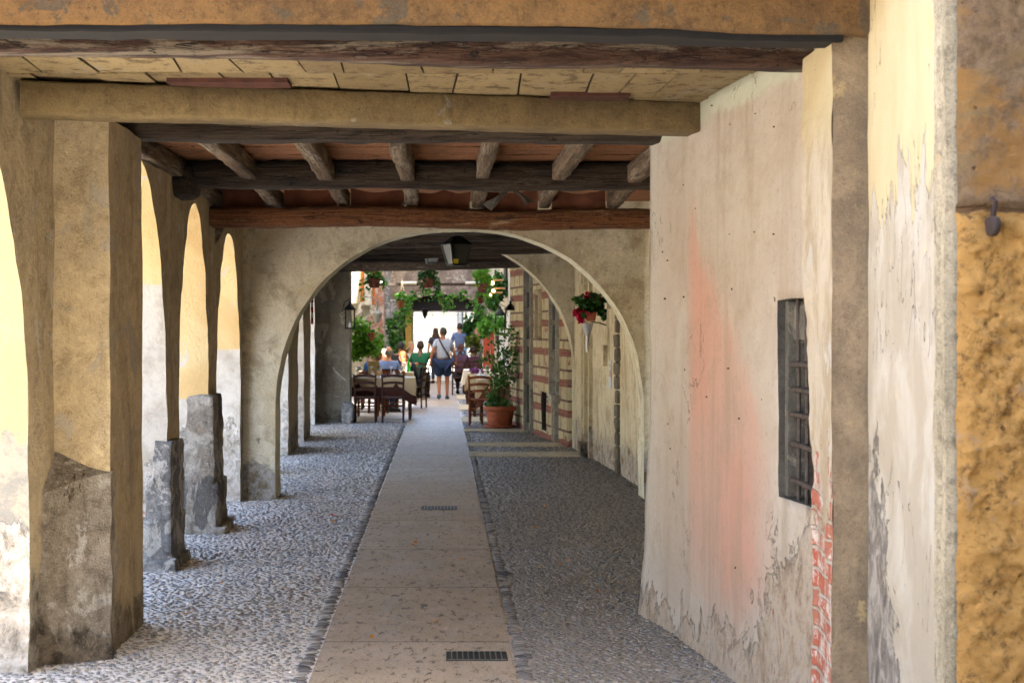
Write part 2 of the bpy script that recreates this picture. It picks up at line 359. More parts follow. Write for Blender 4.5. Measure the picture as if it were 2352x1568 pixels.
def pinkwall():
    m = M('pink_plaster'); x, y, z = m.xyz()
    st = m.noise((5, 5, .5), 5, .6, .3); n = m.noise(1.3, 5, .6, .5)
    col = m.mix(m.mr(n, .35, .65), lin(202, 190, 174, .55), lin(192, 176, 158, .55))
    col = m.mix(m.mr(y, 8.0, 8.5), col, lin(196, 186, 172, .6))
    nz = m.th('MULTIPLY', m.th('SUBTRACT', m.noise((5, 5, 1.5), 6, .68), .5), .9)
    up = m.mr(m.th('SUBTRACT', m.th('ADD', m.th('MULTIPLY', m.th('SUBTRACT', y, 7.2), .9), m.th('ADD', 1.92, nz)), z), -.1, .22)
    dn = m.mr(m.th('ADD', z, nz), .15, .6); s1 = m.mr(m.th('ADD', y, m.th('MULTIPLY', nz, .12)), 7.78, 7.6); s2 = m.mr(y, 6.3, 6.75)
    pk = m.th('MULTIPLY', m.th('MULTIPLY', up, dn), m.th('MULTIPLY', s1, s2))
    pc = m.mix(m.mr(m.noise((3, 3, .7), 6, .65, .4), .38, .62), lin(206, 152, 130, .57), lin(200, 162, 142, .56))
    col = m.mix(m.th('MULTIPLY', pk, .85), col, pc)
    col = m.mix(m.th('MULTIPLY', m.mr(st, .46, .68), .45), col, lin(156, 136, 112, .56)); col = m.mix(m.th('MULTIPLY', m.mr(m.noise(3.5, 8, .75, .4, (8, 1, 1)), .5, .66), .4), col, lin(164, 146, 122, .55))
    # flaked foot and the broken edge by the window
    e = m.th('ADD', m.th('SUBTRACT', m.mr(y, 6.9, 5.9, .16, 1.0, False), z), m.th('MULTIPLY', m.th('SUBTRACT', m.noise((5, 5, 2.6), 9, .72, .6), .5), 1.5))
    fl = m.mr(e, 0, .03)
    fc = m.ramp(m.noise((9, 9, 6), 8, .75, .5), [(.3, lin(110, 88, 72, .6)), (.42, lin(176, 154, 130, .6)), (.54, lin(200, 182, 160, .64)), (.6, lin(178, 168, 154, .62)), (.64, lin(176, 112, 88, .6))])
    col = m.mix(fl, col, fc)
    pits = m.mr(m.vor(3.6), .045, .03)
    pm = m.th('MULTIPLY', pits, m.mr(m.vor(3.6, out=1), .5, .55))
    col = m.mix(m.th('MULTIPLY', pm, .8), col, lin(60, 52, 46))
    cn = m.noise((4, 4, 3), 6, .6, .6, (2, 5, 9)); ck = m.th('MULTIPLY', m.th('MULTIPLY', m.mr(cn, .496, .4995), m.mr(cn, .504, .5005)), m.mr(m.noise(1.6, 3, .5, 0, (6, 2, 2)), .6, .66)); col = m.mix(m.th('MULTIPLY', ck, .8), col, lin(84, 70, 58, .7))
    col = m.mix(m.th('MULTIPLY', m.mr(m.noise(30, 6, .8), .54, .64), .3), col, lin(140, 122, 102, .6))
    top = m.mr(m.th('ADD', z, m.th('MULTIPLY', m.th('SUBTRACT', m.noise(7, 6, .7), .5), .25)), 2.76, 2.82)
    col = m.mix(top, col, lin(168, 168, 148, .8))
    h = m.th('SUBTRACT', m.th('ADD', m.th('MULTIPLY', m.noise(7, 6, .6), .8), m.th('MULTIPLY', m.noise(45, 4, .7), .12)), m.th('MULTIPLY', fl, m.th('ADD', .5, m.th('MULTIPLY', m.noise(12, 7, .75), 2.0))))
    h = m.th('SUBTRACT', m.th('SUBTRACT', h, pm), ck)
    return m.fin(col, .88, h, .014)
PINK = pinkwall()
def brickpl():
    m = M('brick_and_plaster'); x, y, z = m.xyz()
    col = m.mix(m.mr(m.noise((5, 5, 2), 6, .7, .5), .42, .6), lin(204, 190, 168, .6), lin(180, 162, 134, .58))
    col = m.mix(m.mr(m.noise((8, 8, 3), 7, .75, .7, (5, 5, 5)), .56, .6), col, lin(200, 194, 182, .6))
    col = m.mix(m.mr(z, 2.3, 2.6), col, lin(176, 160, 124, .8))
    n = m.t.nodes.new('ShaderNodeTexBrick'); c = m.t.nodes.new('ShaderNodeCombineXYZ'); m.L(m.th('ADD', m.th('ADD', y, x), m.th('MULTIPLY', m.noise(6, 3), .03)), c.inputs[0]); m.L(m.th('ADD', z, m.th('MULTIPLY', m.noise(5, 3, .5, 0, (3, 3, 3)), .03)), c.inputs[1]); m.L(c.outputs[0], n.inputs['Vector'])
    n.inputs['Scale'].default_value = 1; n.inputs['Brick Width'].default_value = .27; n.inputs['Row Height'].default_value = .082; n.inputs['Mortar Size'].default_value = .010; n.inputs['Mortar Smooth'].default_value = .4
    n.inputs['Color1'].default_value = lin(186, 98, 72, .6); n.inputs['Color2'].default_value = lin(180, 122, 98, .62); n.inputs['Mortar'].default_value = lin(190, 172, 152, .6)
    bc = m.mix(m.mr(m.noise(9, 8, .78, .4), .5, .58), n.outputs[0], lin(206, 190, 178, .72))
    msk = m.mr(m.th('ADD', m.th('SUBTRACT', 1.05, z), m.th('MULTIPLY', m.th('SUBTRACT', m.noise((5, 5, 4), 8, .74, .4), .5), 2.6)), 0, .02)
    col = m.mix(msk, col, bc)
    h = m.th('SUBTRACT', m.noise(12, 7, .7), m.th('MULTIPLY', msk, m.th('ADD', .6, m.th('MULTIPLY', n.outputs[1], .7))))
    return m.fin(col, .9, h, .015)
BRPL = brickpl()
def nearpl():
    m = M('near_peeling_plaster'); x, y, z = m.xyz()
    hi = m.mix(m.mr(m.noise((3, 3, .8), 4, .6), .4, .65), lin(224, 206, 164, .5), lin(216, 194, 148, .5))
    lo = m.mix(m.mr(m.noise((5, 5, 2), 6, .65, .4), .42, .62), lin(192, 178, 156, .5), lin(204, 194, 176, .54))
    e = m.th('SUBTRACT', m.th('ADD', z, m.th('MULTIPLY', m.th('SUBTRACT', m.noise((9, 9, 1.3), 7, .7, .3), .5), 1.5)), 2.2)
    pk = m.mr(e, 0, .015); col = m.mix(pk, lo, hi)
    pt = m.mr(m.noise((6, 6, 2.2), 8, .7, .6, (2, 8, 2)), .63, .64); col = m.mix(m.th('MULTIPLY', pt, m.mr(z, 1.1, 1.5)), col, lin(220, 178, 120, .8))
    dk = m.mr(m.th('ADD', m.th('SUBTRACT', 1.12, z), m.th('ADD', m.th('MULTIPLY', m.th('SUBTRACT', m.noise((7, 7, 3), 8, .74, .6), .5), 2.0), m.mr(y, 4.95, 5.3, -1.0, .12, False))), 0, .06)
    dc = m.ramp(m.noise((16, 16, 7), 7, .75, .7), [(.34, lin(96, 88, 82, .6)), (.48, lin(140, 130, 118, .6)), (.6, lin(186, 176, 162, .6)), (.7, lin(178, 152, 124, .6))])
    col = m.mix(dk, col, dc)
    cr = m.mr(m.noise((10, 10, 1.6), 3, .5, 1.5, (1, 6, 3)), .498, .502); cr2 = m.mr(m.noise((10, 10, 1.6), 3, .5, 1.5, (1, 6, 3)), .506, .502)
    ck = m.th('MULTIPLY', m.th('MULTIPLY', cr, cr2), m.mr(m.noise(2.2, 2), .5, .58)); col = m.mix(ck, col, lin(70, 55, 45))
    h = m.th('ADD', m.th('MULTIPLY', pk, .5), m.th('ADD', m.th('MULTIPLY', m.noise(10, 6, .65), .6), m.th('SUBTRACT', m.th('MULTIPLY', dk, m.noise(18, 7, .8)), ck)))
    return m.fin(col, .85, h, .012)
NEARP = nearpl()
RETURN = plaster('grey_brown_plaster', (172, 148, 116), (142, 122, 96), (192, 166, 120), k=.58, cover=.57, off=21, vs=2.4, dark=(110, 94, 76))
def yellowstone():
    m = M('rough_ochre_stone'); x, y, z = m.xyz()
    n = m.noise(24, 10, .85, .2); n2 = m.noise(3, 5, .6)
    up = m.mix(m.mr(n, .38, .6), lin(146, 116, 84, .5), lin(188, 154, 116, .54))
    up = m.mix(m.mr(n2, .5, .7), up, lin(168, 138, 90, .6))
    dn = m.mix(m.mr(n, .34, .53), lin(136, 98, 52, .6), lin(216, 164, 90, .8))
    dn = m.mix(m.mr(m.noise(5, 6, .7, .4, (3, 1, 8)), .6, .68), dn, lin(196, 160, 120, .8))
    up = m.mix(m.mr(m.noise(1.7, 6, .7, .4, (9, 9, 9)), .46, .56), up, lin(190, 140, 76, .62))
    jn = m.th('ADD', 2.07, m.th('MULTIPLY', m.th('SUBTRACT', m.noise(4, 5, .7), .5), .1))
    col = m.mix(m.mr(m.th('SUBTRACT', z, jn), -.006, .006), dn, up)
    ln = m.mr(m.th('ABSOLUTE', m.th('SUBTRACT', z, jn)), .004, .012); col = m.mix(ln, lin(110, 80, 50), col)
    pit = m.mr(m.vor(14), .12, .06); col = m.mix(m.th('MULTIPLY', pit, .6), col, lin(90, 62, 36))
    h = m.th('SUBTRACT', m.th('ADD', n, m.th('MULTIPLY', m.noise(26, 6, .8), .7)), m.th('ADD', m.th('MULTIPLY', pit, .8), m.th('SUBTRACT', 1, ln)))
    return m.fin(col, .9, h, .045)
YST = yellowstone()
OCHRE = plaster('ochre_limewash', (166, 142, 96), (144, 122, 84), (176, 166, 146), k=.38, cover=.6, vs=4.5, off=25, dark=(96, 76, 48), bmp=.006)
OCHW = plaster('ochre_painted_beam', (166, 126, 78), (134, 102, 66), (120, 104, 84), k=.4, cover=.53, vs=5, off=29, dark=(74, 54, 34), bmp=.006, streak=.2)
def floorm():
    m = M('mortar_bed'); n = m.noise(40, 5, .7); col = m.mix(m.mr(m.noise(2.2, 5, .6), .35, .65), lin(222, 216, 208, .95), lin(204, 194, 180, .95))
    col = m.mix(m.mr(n, .45, .65), col, lin(168, 160, 150, .9)); rt = m.th('MULTIPLY', m.mr(m.xyz()[0], .3, .5), m.mr(m.noise(1.2, 5, .7, .4), .25, .6, .75, 1)); col = m.mix(rt, col, lin(152, 140, 122, .72)); m.p.inputs['Specular IOR Level'].default_value = .6; return m.fin(col, .45, n, .004)  # right side tinted warmer and darker; its weaker light put into the colour
MORT = floorm()
def pebm():
    m = M('river_pebbles'); col = m.ramp(m.isl, [(0, lin(78, 77, 80, .9)), (.3, lin(118, 115, 116, .9)), (.55, lin(98, 92, 86, .9)), (.75, lin(142, 136, 130, .9)), (.93, lin(184, 172, 158, .9))])
    n = m.noise(60, 4, .7); col = m.mix(m.mr(n, .45, .65), col, lin(150, 142, 130, .7)); col = m.mix(m.th('MULTIPLY', m.mr(m.xyz()[0], .3, .5), .6), col, lin(74, 68, 60, .8)); m.p.inputs['Specular IOR Level'].default_value = .7; return m.fin(col, .36, n, .002)  # pebbles right of the path carry the same painted-in shade
PEB = pebm()
def slabm():
    m = M('worn_limestone_slabs'); x, y, z = m.xyz()
    n = m.noise((22, 9, 9), 7, .75, .5); b = m.t.nodes.new('ShaderNodeTexNoise'); b.noise_dimensions = '1D'; m.L(m.th('SNAP', m.th('ADD', y, .4), 1.62), b.inputs['W']); b.inputs['Scale'].default_value = 3.1; b.inputs['Detail'].default_value = 0
    col = m.mix(m.mr(b.outputs[0], .4, .6), lin(174, 152, 126, .72), lin(182, 162, 138, .74))
    col = m.mix(m.th('MULTIPLY', m.mr(m.noise(2.6, 4, .6), .4, .65), .5), col, lin(150, 134, 110, .68)); col = m.mix(m.th('MULTIPLY', m.mr(m.noise((5, 2, 5), 6, .75, .4, (3, 3, 3)), .5, .62), .4), col, lin(176, 166, 154, .7))
    col = m.mix(m.mr(n, .54, .62), col, lin(98, 84, 68, .6)); col = m.mix(m.mr(n, .42, .34), col, lin(196, 172, 148, .72))
    sp = m.noise(90, 4, .8); col = m.mix(m.mr(sp, .56, .66), col, lin(104, 90, 76, .6)); col = m.mix(m.mr(sp, .4, .32), col, lin(196, 182, 164, .7))
    f = m.th('ABSOLUTE', m.th('SUBTRACT', m.th('FRACT', m.th('DIVIDE', m.th('ADD', m.th('ADD', y, .4), m.th('MULTIPLY', m.noise(3, 2), .03)), 1.62)), .5))
    jt = m.mr(f, .493, .497); col = m.mix(m.th('MULTIPLY', jt, .9), col, lin(70, 58, 46))
    h = m.th('SUBTRACT', m.th('MULTIPLY', n, m.mr(y, 8, 16, 1.0, .25)), jt)
    ro = m.mr(y, 9, 26, .62, .46, False); ro = m.th('ADD', ro, m.th('MULTIPLY', m.noise(7, 4), .12)); m.p.inputs['Specular IOR Level'].default_value = .5
    return m.fin(col, ro, h, .004)
SLAB = slabm()
BAND = plaster('stone_band', (204, 190, 160), (188, 174, 146), k=.9, vs=4, off=31, bmp=.004)
DKW = wood('dark_old_timber', (74, 58, 44), (104, 88, 70), (24, 20, 17), 0, .42, grey=(128, 118, 104), gcov=.57)
DKY = wood('dark_joist_timber', (110, 88, 64), (136, 114, 86), (44, 34, 26), 1, .66, grey=(158, 140, 116), gcov=.5)
REDW = wood('red_brown_timber', (70, 44, 32), (104, 76, 58), (26, 19, 16), 0, .5, grey=(136, 122, 104), gcov=.5)
ORW = wood('orange_brown_timber', (142, 92, 54), (110, 68, 42), (48, 30, 20), 0, .62, grey=(180, 150, 112), gcov=.56)
TERB = wood('terracotta_boards', (164, 112, 74), (138, 92, 62), (66, 44, 32), 0, .9, grey=(196, 170, 140), gcov=.7)
TERR = flat('terracotta', (186, 104, 72), .75, .8, .3)
TERD = flat('brown_plastic_pot', (120, 66, 50), .55, .8, .3)
IRON = flat('rusty_iron', (92, 80, 72), .7, .6, .5, .2, 40)
BLK = flat('black_iron', (28, 28, 30), .45, .7, .3, .4)
GREYI = flat('grey_zinc', (120, 124, 126), .5, .7, .3, .3)
CLOTHB = flat('brown_cloth', (120, 74, 54), .9, .9, .35, 0, 6)
PAPER = flat('torn_grey_paper', (128, 122, 114), .8, .5, .4)
CREAM = plaster('cream_facade', (226, 214, 182), (212, 198, 164), k=.72, off=40, vs=.8)
WHITEF = plaster('pale_facade', (232, 226, 208), (220, 212, 190), k=.17, off=44, vs=.6)
STREETW = plaster('street_facade', (222, 200, 156), (206, 184, 142), k=.74, off=48, vs=.5)
RUB = plaster('rubble_wall', (170, 150, 132), (138, 120, 106), (206, 190, 168), k=.8, cover=.54, vs=3.4, off=52, bmp=.04, dark=(70, 58, 50))
WHITE = flat('white_paint', (226, 226, 222), .5, .85, .08)
GLASSM = flat('dull_lantern_glass', (92, 98, 88), .15, .7, .3)
CORD = flat('natural_cord', (180, 165, 130), .8)
# ---------------------------------------------------------------- the ground
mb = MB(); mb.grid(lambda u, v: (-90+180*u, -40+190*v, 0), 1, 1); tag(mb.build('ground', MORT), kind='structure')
mb = MB(); mb.box((-.64, 2.5, -.02), (.36, 47, .014)); tag(mb.build('stone_path', SLAB), kind='structure')
XI = [(0, -2.05), (7, -2.04), (10, -1.95), (12, -1.95), (14, -1.99), (19.8, -2.08), (22.5, -2.1), (25.8, -2.3)]
RWL = [(14.4, 2.12), (14.7, 2.13), (16.6, 2.08), (18.8, 1.97), (20.2, 1.86), (21.6, 1.66), (23.4, 1.46), (25.2, 1.2)]
for (a, b, x1) in ((18.95, 19.6, 1.97), (20.6, 21.2, 1.75), (23.5, 24.1, 1.42), (25.9, 27.4, 1.6), (29.7, 32.0, 1.6), (34.5, 37.0, 1.6)):
    mb = MB(); mb.box((.362, a, -.02), (x1, b, .018)); tag(mb.build('stone_band', BAND), kind='structure')
def pebbles(name='cobbles', mat=None, border=False):
    P = []
    def field(x0, x1, y0, y1, sx, sy, lod, turn):
        nx, ny = int((x1-x0)/sx)+1, int((y1-y0)/sy)+1; X, Y = np.meshgrid(np.arange(nx), np.arange(ny))
        X = X+(Y % 2)*.5+rng.uniform(-.28, .28, X.shape); Y = Y+rng.uniform(-.28, .28, Y.shape)
        X = x0+X.ravel()*sx; Y = y0+Y.ravel()*sy; n = len(X)
        P.append((X, Y, rng.uniform(.5, 1.1, n)*sx*.47, rng.uniform(.4, .9, n)*sy*.40, turn+rng.normal(0, .5, n), rng.uniform(.003, .011, n), lod))
    if not border: field(-3.1, -.735, 6.3, 11, .044, .036, 1, .35); field(.46, 2.0, 6.3, 11, .044, .036, 1, -.35); field(-2.5, -.735, 11, 14, .046, .04, 0, .35); field(.46, 2.2, 11, 14, .046, .04, 0, -.35)
    if not border: field(-2.5, -.735, 14, 26.2, .055, .05, 0, .25); field(.46, 2.3, 14, 25.8, .055, .05, 0, -.25)
    for (a, b) in ((5.2, 26.2),) if border else ():
        for x in (-.69, .41):
            Y = np.arange(a, b, .034); n = len(Y); P.append((x+rng.normal(0, .006, n), Y+rng.normal(0, .004, n), rng.uniform(.032, .045, n), rng.uniform(.012, .016, n), rng.normal(0, .16, n), rng.uniform(.006, .014, n), 1))
    for (a, b) in ((27.4, 29.7), (32.0, 34.5), (37, 40)) if not border else ():
        field(.4, 1.6, a, b, .07, .07, 0, 0)
    P2 = []
    for (X, Y, A, B, T, H, lod) in P:
        k = np.ones(len(X), bool)
        for (a, b) in ((18.93, 19.62), (20.58, 21.22), (23.48, 24.12)): k &= ~((X > .36) & (Y > a) & (Y < b))
        xr = np.interp(Y, [p[0] for p in RWL], [p[1] for p in RWL]); k &= X < np.where(Y > 25.3, 9, np.where(Y < 14.4, 2.1, xr+.02))
        P2.append((X[k], Y[k], A[k], B[k], T[k], H[k], lod))
    V, Fc, base = [], [], 0
    for (X, Y, A, B, T, H, lod) in P2:
        seg, rings = (9, [(1.0, -.25), (.9, .45), (.6, .85), (.0, 1.0)]) if lod else (6, [(1.0, -.2), (.7, .75), (.0, 1.0)])
        n = len(X); loc = []
        for (r, z) in rings[:-1]:
            for k in range(seg):
                t = 2*math.pi*k/seg; loc.append((r*math.cos(t), r*math.sin(t), z))
        loc.append((0, 0, 1.0)); loc = np.array(loc); m_ = len(loc)
        lx = loc[None, :, 0]*A[:, None]*(1+rng.uniform(-.13, .13, (n, m_))); ly = loc[None, :, 1]*B[:, None]*(1+rng.uniform(-.13, .13, (n, m_))); lz = loc[None, :, 2]*H[:, None]
        tx, ty = rng.normal(0, .12, n)[:, None], rng.normal(0, .12, n)[:, None]; lz = lz+lx*tx+ly*ty
        c, s_ = np.cos(T)[:, None], np.sin(T)[:, None]
        W = np.stack([X[:, None]+lx*c-ly*s_, Y[:, None]+lx*s_+ly*c, lz], -1).reshape(-1, 3); V.append(W)
        q = []; R_ = len(rings)-1
        for i in range(R_-1):
            for k in range(seg): q += [(i*seg+k, i*seg+(k+1) % seg, (i+1)*seg+(k+1) % seg), (i*seg+k, (i+1)*seg+(k+1) % seg, (i+1)*seg+k)]
        for k in range(seg): q.append(((R_-1)*seg+k, (R_-1)*seg+(k+1) % seg, m_-1))
        q = np.array(q); Fc.append((q[None]+(base+np.arange(n)*m_)[:, None, None]).reshape(-1, 3)); base += n*m_
    V = np.concatenate(V).astype(np.float32); Fc = np.concatenate(Fc).astype(np.int32)
    me = bpy.data.meshes.new('cobbles'); me.vertices.add(len(V)); me.vertices.foreach_set('co', V.ravel()); me.loops.add(Fc.size); me.loops.foreach_set('vertex_index', Fc.ravel())
    me.polygons.add(len(Fc)); me.polygons.foreach_set('loop_start', np.arange(0, Fc.size, 3, dtype=np.int32)); me.polygons.foreach_set('loop_total', np.full(len(Fc), 3, np.int32))
    me.polygons.foreach_set('use_smooth', np.ones(len(Fc), bool)); me.update(calc_edges=True); me.materials.append(mat or PEB)
    o = bpy.data.objects.new(name, me); COL.objects.link(o); return tag(o, kind='stuff')
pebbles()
def bm_():
    m = M('dark_border_pebbles'); n = m.noise(60, 4, .7); col = m.ramp(m.isl, [(0, lin(66, 65, 67, .85)), (.5, lin(112, 108, 104, .85)), (.85, lin(150, 142, 132, .85))]); return m.fin(m.mix(m.mr(n, .5, .7), col, lin(120, 112, 104, .7)), .5, n, .002)
pebbles('border_cobbles', bm_(), True)
# ---------------------------------------------------------------- left arcade
OPS = [(4.9, 7.02, 1.1, 2.7), (8.32, 10.05, 1.05, 2.82), (10.55, 11.84, 1.15, 2.68), (12.3, 14.02, 1.0, 2.58), (14.8, 16.6, 1.1, 2.5), (17.1, 19.1, 1.1, 2.6), (20.6, 21.5, 1.25, 2.28), (22.8, 25.2, 1.2, 2.7)]
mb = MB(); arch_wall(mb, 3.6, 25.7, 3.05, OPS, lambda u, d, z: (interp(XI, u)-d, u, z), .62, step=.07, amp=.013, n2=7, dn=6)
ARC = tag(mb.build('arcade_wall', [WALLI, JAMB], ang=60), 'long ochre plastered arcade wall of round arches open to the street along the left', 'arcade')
# rough plaster-bare stones at the foot of the second and third pier
mb = MB()
for (x0, x1, y0, y1, z0, z1, s_) in ((-2.16, -1.905, 10.02, 10.54, -.02, .36, 1), (-2.1, -1.91, 10.025, 10.53, .35, .66, 11), (-2.04, -1.905, 10.02, 10.5, .65, .9, 2), (-2.3, -1.87, 9.97, 10.58, -.03, .07, 3)): mb.rock((x0, y0, z0-.015), (x1, y1, z1+.01), 14, 22, .017, 9, s_)
tag(mb.build('exposed_stone', GSTONE, ARC, ang=70), 'bare grey stones at the foot of the second pier')
mb = MB()
for (x0, x1, y0, y1, z0, z1, s_) in ((-2.5, -1.87, 11.8, 12.36, -.02, .42, 4), (-2.5, -1.89, 11.81, 12.33, .41, .8, 14), (-2.12, -1.9, 11.8, 12.31, .79, 1.14, 5), (-2.3, -1.8, 11.8, 12.42, -.02, .06, 16)): mb.rock((x0, y0, z0-.02), (x1, y1, z1+.015), 14, 22, .02, 8, s_)
BASE3 = plaster('patched_rubble', (214, 206, 192), (164, 152, 136), (196, 142, 116), k=.8, cover=.6, vs=6, off=33, bmp=.05, dark=(84, 78, 72), peel=(120, 114, 108), peelat=.55)
tag(mb.build('exposed_stone', BASE3, ARC, ang=70), 'bare patched stones at the foot of the third pier')
# near pilaster with its stone foot
PIL = thing('pilaster', 'thick mottled plaster pilaster carrying the ceiling beams, nearest on the left', 'pilaster', (-1.9, 7.8, 0))
mb = MB()
def pf(axis, u, v):
    z = 2.8*v; bx = -1.73-.0*z; y0, y1 = 7.42, 8.22
    bx = -1.74+.012*(1-v)
    p = ((-2.2+(bx+2.2)*u, y0, z) if axis == 0 else (bx, y0+(y1-y0)*u, z) if axis == 1 else (-2.2+(bx+2.2)*u, y1, z)); return dis(p, .008, 3)
mb.grid(lambda u, v: pf(0, u, v), 8, 44); mb.grid(lambda u, v: pf(1, u, v), 10, 44); mb.grid(lambda u, v: pf(2, u, v), 8, 44, True); mb.box((-2.2, 7.43, 2.77), (-1.75, 8.2, 2.795))
o = mb.build('shaft', PILA, PIL, ang=60); o.location = (1.9, -7.8, 0)
mb = MB()   # battered foot: a slanting stone block
def ft(u, v):   # u along front from left to right, v up
    xl, xr = -2.1, -1.725+.02*(1-v); x = xl+(xr-xl)*u; yb = 7.14+.23*u-.03*(1-v); zt = .86+.10*u; z = zt*v; return dis((x, yb+.05*v, z), .016, 5, 2)
def fs(u, v):
    zt = .96-.06*u; return dis((-1.70-.01*v, 7.42+.0*v+.28*u, zt*v), .016, 5, 2)
def tp(u, v):   # sloping top rising to the corner of wall and pilaster
    a = Vector((-2.1+(.375)*u, 7.19+.23*u, .86+.10*u)); b = Vector((-2.1+.375*u, 7.46, 1.15-.19*u)); p = a.lerp(b, v); return dis(p, .012, 5, 2)
mb.grid(ft, 40, 70); mb.grid(tp, 40, 12); mb.grid(lambda u, v: dis((-1.725+.02*(1-v), 7.37-.03*(1-v)+.05*v+(.1-.03*v)*u, .96*v), .016, 5, 2), 4, 70)
o = mb.build('stone_foot', STONE, PIL, ang=70); o.location = (1.9, -7.8, 0)
# ---------------------------------------------------------------- transverse arches
mb = MB(); arch_wall(mb, -2.5, 2.6, 3.05, [(-1.665, 2.01, .85, 2.7, 2.2)], lambda u, d, z: (u, 14.17+d, z), .46, step=.08, amp=.01, n2=16, dn=5, seed=3)
tag(mb.build('transverse_arch_wall', [ARCHM, SOFF], ang=60), 'wide round cream plaster arch spanning the whole walkway behind the lantern', 'arch')
mb = MB(); D_ = lambda p: dis(p, .01, 3.3, 4)
def harc(t): a = math.pi/2*(1-t); return (.03+1.84*math.cos(a), 1.12+1.85*math.sin(a))
for d in (0, .45): mb.grid(lambda p, q, d=d: D_((harc(p)[0], 20.1+d, harc(p)[1]+(3.1-harc(p)[1])*q)), 26, 8, d > 0); mb.grid(lambda p, q, d=d: D_((1.87+.7*p, 20.1+d, 3.1*q)), 6, 26, d > 0)
mb.cur = 1; mb.grid(lambda p, q: D_((harc(p)[0], 20.1+.45*q, harc(p)[1])), 26, 4, True); mb.grid(lambda p, q: D_((1.87, 20.1+.45*q, 1.12*p)), 12, 4)
tag(mb.build('half_arch_wall', [ARCHM, SOFF], ang=60), 'farther plaster arch springing from the right wall, seen through the wide arch', 'arch')
# pier 7
mb = MB()
for sg, (a, b) in enumerate((((-2.7, 25.8), (-1.68, 25.8)), ((-1.68, 25.8), (-1.68, 26.35)), ((-1.68, 26.35), (-2.7, 26.35)))):
    mb.grid(lambda u, v, a=a, b=b: dis((a[0]+(b[0]-a[0])*u, a[1]+(b[1]-a[1])*u, 3.2*v), .012, 3, 9), 12 if sg != 1 else 6, 36)
PEEL = plaster('peeling_grey_plaster', (150, 142, 126), (132, 122, 104), (186, 176, 158), low=(130, 124, 112), lowz=.2, k=.62, cover=.54, vs=2.2, off=60)
P7 = tag(mb.build('end_pier', PEEL, ang=60), 'square grey pier with peeling plaster patches at the end of the arcade', 'pier')
mb = MB(); mb.rock((-1.83, 25.66, -.02), (-1.6, 25.95, .4), 6, 4, .01, 6, 3); mb.build('corner_stone', GSTONE, P7)
# ---------------------------------------------------------------- right walls
PX = lambda y: 1.43+.12*(6.9-y)
us = lsp(5.84, 8.5, .06, (5.9, 6.34)); zs = lsp(0, 2.92, .06, (.955, 1.83))
mb = MB(); hole_wall(mb, us, zs, [(5.9, 6.34, .955, 1.83, .22, 1)], lambda u, d, z: (PX(u)+d+.02*max(0, 1-z/.35)**2*-1-.012*(1-z/2.9)*0-(0.05*max(0, (u-8)/.5)*max(0, 1-z/1.2)), u, z), .5, amp=.008)
DKREV = plaster('dark_recess', (92, 88, 80), (74, 70, 64), (120, 112, 100), k=.6, off=66, vs=4, cover=.6, dark=(40, 38, 36))  # window recess darker than the wall around it
PW = tag(weld(mb.build('pink_wall', [PINK, DKREV], ang=60)), 'pale wall with a large pink stain and flaking foot on the right', 'wall')
# the barred window in it
G = thing('window_grille', 'rusty iron bars in the narrow dark window of the pink-stained wall', 'window grille', (1.57, 6.12, .95))
G.parent = PW; del G['label']; del G['category']
for yy in (6.06, 6.2):
    mb = MB(); mb.tube([(1.553, yy, .93), (1.557, yy+.004, 1.3), (1.55, yy, 1.86)], .009, 8); o = mb.build('upright_bar', IRON, G); o.location = (-1.57, -6.12, -.95)
for k, zz in enumerate((1.035, 1.195, 1.325, 1.435, 1.545)):
    mb = MB(); mb.tube([(1.543, 5.86, zz), (1.545, 6.1, zz+.004), (1.543, 6.345, zz)], .011, 8); mb.ell((1.545, 6.2, zz+.003), (.017, .017, .015), 8, 6); mb.ell((1.545, 6.06, zz+.003), (.017, .017, .015), 8, 6); o = mb.build('cross_bar', IRON, G); o.location = (-1.57, -6.12, -.95)
SUR = plaster('grey_window_stone', (140, 134, 122), (112, 108, 98), (164, 154, 136), k=.62, off=68, vs=6, cover=.56, bmp=.02)
mb = MB(); mb.bevbox((PX(6.3)+.025, 6.285, .955), (PX(6.3)+.24, 6.335, 1.83), .01); mb.bevbox((PX(6.12)+.03, 5.905, 1.64), (PX(6.12)+.24, 6.29, 1.825), .02); mb.bevbox((PX(6.12)+.03, 5.91, .88), (PX(6.12)+.22, 6.33, .95), .02); mb.build('stone_surround', SUR, PW, disp=(.008, 9))
NAILM = flat('rusty_nail', (64, 50, 44), .8, .6)
for (px, py) in ((1635, 243), (1678, 286), (1735, 261), (1778, 292), (1572, 426), (1598, 479), (1677, 538), (1733, 533), (1777, 538), (1522, 579), (1534, 598), (1571, 682), (1528, 686), (1682, 664), (1780, 683), (1751, 917), (1573, 848), (1623, 911), (1673, 846), (1698, 961), (1535, 973), (1540, 1030), (1691, 1303)):
    Yn = 2.258/((px-1016)/F+.12); c = at(px, py, Yn); mb = MB(); r = random.uniform(.5, 1.1); r *= .6; mb.tube([(c.x+.01, Yn, c.z), (c.x-.014*r, Yn+random.uniform(-.004, .004), c.z+random.uniform(-.006, .004))], [.0055*r, .004*r], 6); mb.ell((c.x-.002, Yn, c.z), (.004, random.uniform(.007, .014)*r, random.uniform(.006, .014)*r), 7, 5); mb.build('nail', NAILM, PW)
